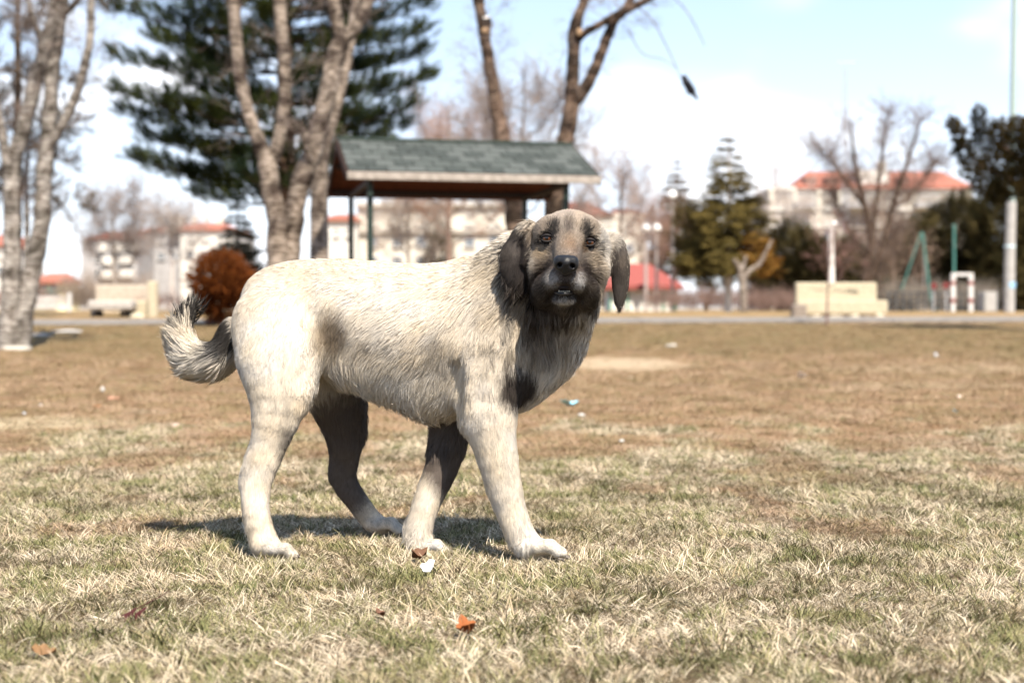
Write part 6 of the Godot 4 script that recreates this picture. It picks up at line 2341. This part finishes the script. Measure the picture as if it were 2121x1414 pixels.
	for y in [606, 624, 638]:
		m = M.new()
		px_box(m, base, 1838, 2072, y - 1.3, y + 1.3, 41.06, 0.03)
		part("rail", m, dk, t)
	m = M.new()
	var wb := on_ground(2052, 39.0)
	px_box(m, wb, 2040, 2066, 604, 646, 39.0, 0.5, 0.02)
	single("concrete_block", m, conc, "pale concrete block right of the white goal", "block", wb)
	car("silver car parked behind the playground railing", on_ground(1890, 58.0), 0.05, lin(0.42, 0.44, 0.46))
	car("dark blue car parked right of the two grey stems", on_ground(108, 118.0), 3.0, lin(0.02, 0.05, 0.12))

	# white fence and posts at the left
	base = on_ground(110, 50.0)
	t = thing("picket_fence", "white picket fence in front of the blue car's kiosk", "fence", base)
	for i in 15:
		m = M.new()
		px_box(m, base, 66 + i * 5.6, 69 + i * 5.6, 612, 640, 56.5, 0.03)
		part("picket", m, wht, t)
	for y in [618, 634]:
		m = M.new()
		px_box(m, base, 64, 150, y - 1, y + 1, 56.54, 0.03)
		part("rail", m, wht, t)
	t = pole_thing("white_post", "short square white post in front of the dark blue car", "post", [[143, 660, 44, 4.5], [143, 630, 44, 4.5], [143, 606, 44, 4.5]], wht, 4)

	# stone table, blocks and pillar by the path
	base = on_ground(226, 27.6)
	t = thing("stone_table", "low grey stone table with a dark gap beneath, beside the path", "table", base)
	m = M.new()
	px_box(m, base, 180, 272, 622, 641, 27.5, 0.9, 0.03)
	part("top", m, rough_mat(Color(0.56, 0.54, 0.52), Color(0.70, 0.68, 0.66), 0.04, 1.2, 0.95, 0.3, 54), t)
	for x in [192, 254]:
		m = M.new()
		px_box(m, base, x - 7, x + 7, 641.5, 672, 27.9, 0.5, 0.03)
		part("leg", m, stone_d, t)
	base = on_ground(300, 27.9)
	m = M.new()
	px_box(m, base, 268, 304, 622, 660, 27.9, 0.5, 0.03)
	single("stone_block", m, cream, "cream stone block between the grey table and the upright pillar", "stone block", base)
	base = on_ground(313, 27.7)
	m = M.new()
	px_box(m, base, 304, 323, 582, 662, 27.75, 0.2, 0.025)
	single("stone_pillar", m, cream, "upright cream stone pillar right of the grey stone table", "pillar", base)
	base = on_ground(285, 27.0)
	m = M.new()
	m.ball(at_px(284, 657, 27.0) - base, Vector3(mpx(17, 27.0), mpx(9, 27.0), 0.14), 10, 7)
	for i in m.v.size():
		m.v[i] += Vector3(noise.get_noise_3dv(m.v[i] * 120.0), noise.get_noise_3dv(m.v[i] * 120.0 + Vector3(9, 0, 0)), 0) * 0.06
	single("boulder", m, cream, "pale boulder at the foot of the cream stone block", "rock", base)
	base = on_ground(255, 40.0)
	m = M.new()
	px_box(m, base, 196, 306, 590, 660, 40.0, 0.3, 0.03)
	single("low_wall", m, rough_mat(Color(0.60, 0.56, 0.51), Color(0.72, 0.68, 0.63), 0.03, 0.8, 0.95, 0.2, 55), "weathered grey-beige low wall behind the stone table", "wall", base)

	# black bird hanging on the drooping twig
	base = at_px(1426, 180, 20.0)
	var bird := thing("bird", "black bird against the open sky just below the tip of the drooping twig", "bird", base)
	var g := Grid.new(Vector3(-0.12, -0.16, -0.1), Vector3(0.14, 0.15, 0.1), 0.008)
	g.cap(Vector3(-0.025, 0.055, 0), Vector3(0.03, -0.035, 0), 0.042, 0.046, 0.02)
	g.cap(Vector3(-0.045, 0.098, 0.01), Vector3(-0.045, 0.098, 0.01), 0.031, 0.031, 0.02)
	g.cap(Vector3(-0.06, 0.10, 0.014), Vector3(-0.105, 0.108, 0.02), 0.012, 0.003, 0.008)
	g.cap(Vector3(0.04, -0.05, 0), Vector3(0.10, -0.128, -0.01), 0.028, 0.014, 0.02, Vector3(1, 1, 0.6))
	g.cap(Vector3(0.0, 0.03, 0.04), Vector3(0.075, -0.085, 0.02), 0.022, 0.008, 0.015)
	g.cap(Vector3(0.0, 0.03, -0.04), Vector3(0.075, -0.085, -0.02), 0.022, 0.008, 0.015)
	g.cap(Vector3(-0.005, -0.04, 0.012), Vector3(-0.02, -0.085, 0.012), 0.006, 0.004, 0.006)
	g.cap(Vector3(-0.005, -0.04, -0.012), Vector3(-0.02, -0.085, -0.012), 0.006, 0.004, 0.006)
	m = M.new()
	g.net(m)
	var bb := plain(lin(0.012, 0.012, 0.016), 0.5)
	bb.rim_enabled = true
	bb.rim = 0.2
	part("body", m, bb, bird)
	bird.scale = Vector3.ONE * 1.3

func leaf(called: String, label: String, px: float, d: float, size: float, c: Color, curl: float, turn: float, cat := "leaf") -> void:
	var base := on_ground(px, d) + Vector3(0, 0.014, 0)
	var m := M.new()
	var nu := 7
	var nw := 5
	var f0 := 0
	for i in nu + 1:
		var u := float(i) / nu
		var w := sin(PI * pow(u, 0.8)) * 0.36 * (1.0 + 0.25 * sin(i * 2.3)) + 0.01
		for j in nw:
			var s := 2.0 * j / (nw - 1) - 1.0
			var p := Vector3((u - 0.5), curl * (s * s * 0.35 + (u - 0.5) * (u - 0.5) * 0.8) + 0.05 * sin(i * 2.0 + j * 1.7), s * w)
			m.col = c * (0.8 + 0.3 * rng.randf())
			m.vert(p * size, Vector3.UP)
	for i in nu:
		for j in nw - 1:
			var a := i * nw + j
			m.tri(a, a + 1, a + nw + 1)
			m.tri(a, a + nw + 1, a + nw)
	var mm := plain(Color.WHITE, 0.75, true)
	mm.backlight_enabled = true
	mm.backlight = Color(0.3, 0.2, 0.12)
	var o := single(called, m, mm, label, cat, base)
	o.rotation = Vector3(rng.randf_range(-0.2, 0.5), turn, rng.randf_range(-0.3, 0.3))

func scrap(label: String, px: float, d: float, sx: float, sz: float, c: Color, cat: String, called: String, tilt := 0.5, high := 0.03) -> void:
	var base := on_ground(px, d) + Vector3(0, high, 0)
	var m := M.new()
	var ring := PackedVector3Array()
	var n := 9
	for i in n:
		var a := TAU * i / n
		var r := 0.5 * (0.55 + 0.6 * absf(sin(i * 2.6 + px)))
		ring.append(Vector3(cos(a) * r * sx, 0.12 * sx * sin(i * 1.9), sin(a) * r * sz))
	for i in n:
		m.tri3(Vector3(0, 0.02 * sx, 0), ring[i], ring[(i + 1) % n])
		m.tri3(Vector3(0, 0.02 * sx - 0.001, 0), ring[i] - Vector3(0, 0.001, 0), ring[(i + 1) % n] - Vector3(0, 0.001, 0), Vector3.DOWN)
	var o := single(called, m, plain(c, 0.6), label, cat, base)
	o.rotation = Vector3(tilt, px, 0)

func pebble(label: String, px: float, d: float, r: Vector3, c: Color, called := "stone", cat := "stone") -> void:
	r *= 0.75
	c = c.darkened(0.25)
	var base := on_ground(px, d)
	var m := M.new()
	m.ball(Vector3(0, r.y * 0.5, 0), r, 10, 7)
	for i in m.v.size():
		m.v[i] += m.v[i] * noise.get_noise_3dv(m.v[i] * 300.0 + Vector3(px, 0, 0)) * 0.6
	single(called, m, rough_mat(c.darkened(0.15), c, 0.1, 8.0), label, cat, base)

func build_litter() -> void:
	scrap("torn scrap of white paper lying in the grass in front of the dog's paws", 886, 3.27, 0.038, 0.038, Color(0.80, 0.80, 0.81), "paper", "paper_scrap", 0.6, 0.03)
	leaf("dry_leaf", "curled brown leaf at the tip of the far front paw", 866, 3.45, 0.042, Color(0.12, 0.065, 0.04), 1.2, 0.6)
	leaf("dry_leaf", "bright orange-brown crumpled leaf in the foreground grass", 966, 2.655, 0.048, Color(0.27, 0.095, 0.035), 1.0, 1.9)
	leaf("dry_leaf", "ochre leaf near the bottom edge at the far left", 84, 2.50, 0.042, Color(0.19, 0.11, 0.055), 0.4, 0.2)
	leaf("dry_leaf", "small dull brown leaf in the grass right of the paper scrap's tuft", 785, 2.80, 0.026, Color(0.15, 0.08, 0.055), 0.9, 2.4)
	# wine-red stem with crumpled leaflets
	var base := on_ground(300, 2.79)
	var m := M.new()
	m.col = Color(0.06, 0.016, 0.016)
	m.tube(PackedVector3Array([Vector3(-0.045, 0.02, 0.02), Vector3(-0.01, 0.035, 0.0), Vector3(0.03, 0.055, -0.02), Vector3(0.055, 0.075, -0.03)]), PackedFloat32Array([0.0012, 0.001, 0.0008, 0.0005]), 5)
	for k in 6:
		var p := Vector3(-0.04 + k * 0.006, 0.022 + 0.004 * (k % 3), 0.02 - k * 0.004)
		m.tri3(p, p + Vector3(0.012, 0.006, 0.004), p + Vector3(0.004, -0.012, 0.008), Vector3.UP)
	single("red_stem", m, plain(Color.WHITE, 0.7, true), "wine-red dry stem lying in the grass left of the dog", "stem", base)
	# small rubbish and stones over the lawn
	pebble("white pebble near the left edge, farthest of the small white ones", 211, 10.6, Vector3(0.02, 0.028, 0.02), Color(0.95, 0.94, 0.92))
	pebble("flat pinkish stone left of the dog's tail", 231, 9.7, Vector3(0.06, 0.02, 0.04), Color(0.90, 0.70, 0.58))
	pebble("white-topped reddish stone left of the near hind leg", 360, 7.35, Vector3(0.03, 0.026, 0.03), Color(0.93, 0.83, 0.76))
	pebble("pale pebble farthest left on the brown turf", 82, 9.1, Vector3(0.02, 0.018, 0.02), Color(0.86, 0.80, 0.76))
	pebble("tiny white pebble at the left edge above the pale grass", 48, 8.3, Vector3(0.014, 0.014, 0.014), Color(0.95, 0.95, 0.96))
	pebble("orange-tinged flat stone below the pinkish one", 200, 9.0, Vector3(0.04, 0.012, 0.03), Color(0.80, 0.55, 0.38))
	scrap("light blue plastic scrap on the lawn right of the dog's chest", 1178, 8.9, 0.13, 0.07, Color(0.62, 0.86, 0.94), "plastic", "plastic_scrap", 0.3, 0.03)
	pebble("white pebble just below the blue plastic scrap", 1205, 8.25, Vector3(0.03, 0.016, 0.02), Color(0.96, 0.95, 0.93))
	scrap("crumpled white paper in the middle of the open lawn", 1662, 12.6, 0.10, 0.1, Color(0.95, 0.95, 0.96), "paper", "paper_scrap", 0.6, 0.03)
	pebble("white pebble near the path on the open side", 1940, 16.6, Vector3(0.035, 0.04, 0.035), Color(0.96, 0.96, 0.97))
	scrap("pale pinkish paper scrap at the right of the lawn", 1990, 9.6, 0.10, 0.06, Color(0.93, 0.84, 0.76), "paper", "paper_scrap", 0.4, 0.03)
	scrap("tiny blue plastic scrap below the pinkish paper", 1981, 8.3, 0.03, 0.03, Color(0.50, 0.78, 0.92), "plastic", "plastic_scrap", 0.6, 0.03)
	pebble("pale stone slab by the path behind the worn sandy spot", 1390, 18.6, Vector3(0.12, 0.03, 0.08), Color(0.92, 0.89, 0.84))
	pebble("whitish stone nearest the shelter's foot block", 1185, 13.1, Vector3(0.05, 0.03, 0.04), Color(0.9, 0.86, 0.8))
	pebble("pale stone right of the worn sandy spot", 1305, 12.6, Vector3(0.035, 0.02, 0.03), Color(0.88, 0.80, 0.70))
	pebble("white pebble in the turf right of the near front paw", 1288, 6.6, Vector3(0.018, 0.014, 0.018), Color(0.95, 0.93, 0.90))
	pebble("flat white stone by the foot of the grey stems", 82, 21.0, Vector3(0.22, 0.04, 0.1), Color(0.94, 0.93, 0.92))
	pebble("long flat white stone beside the path, right of the grey stems", 138, 22.0, Vector3(0.32, 0.04, 0.12), Color(0.90, 0.89, 0.88))

func build_all() -> void:
	build_shared()
	build_ground()
	build_buildings()
	build_shelter()
	build_things()
	build_trees()
	build_dog()
	build_litter()
	build_grass()
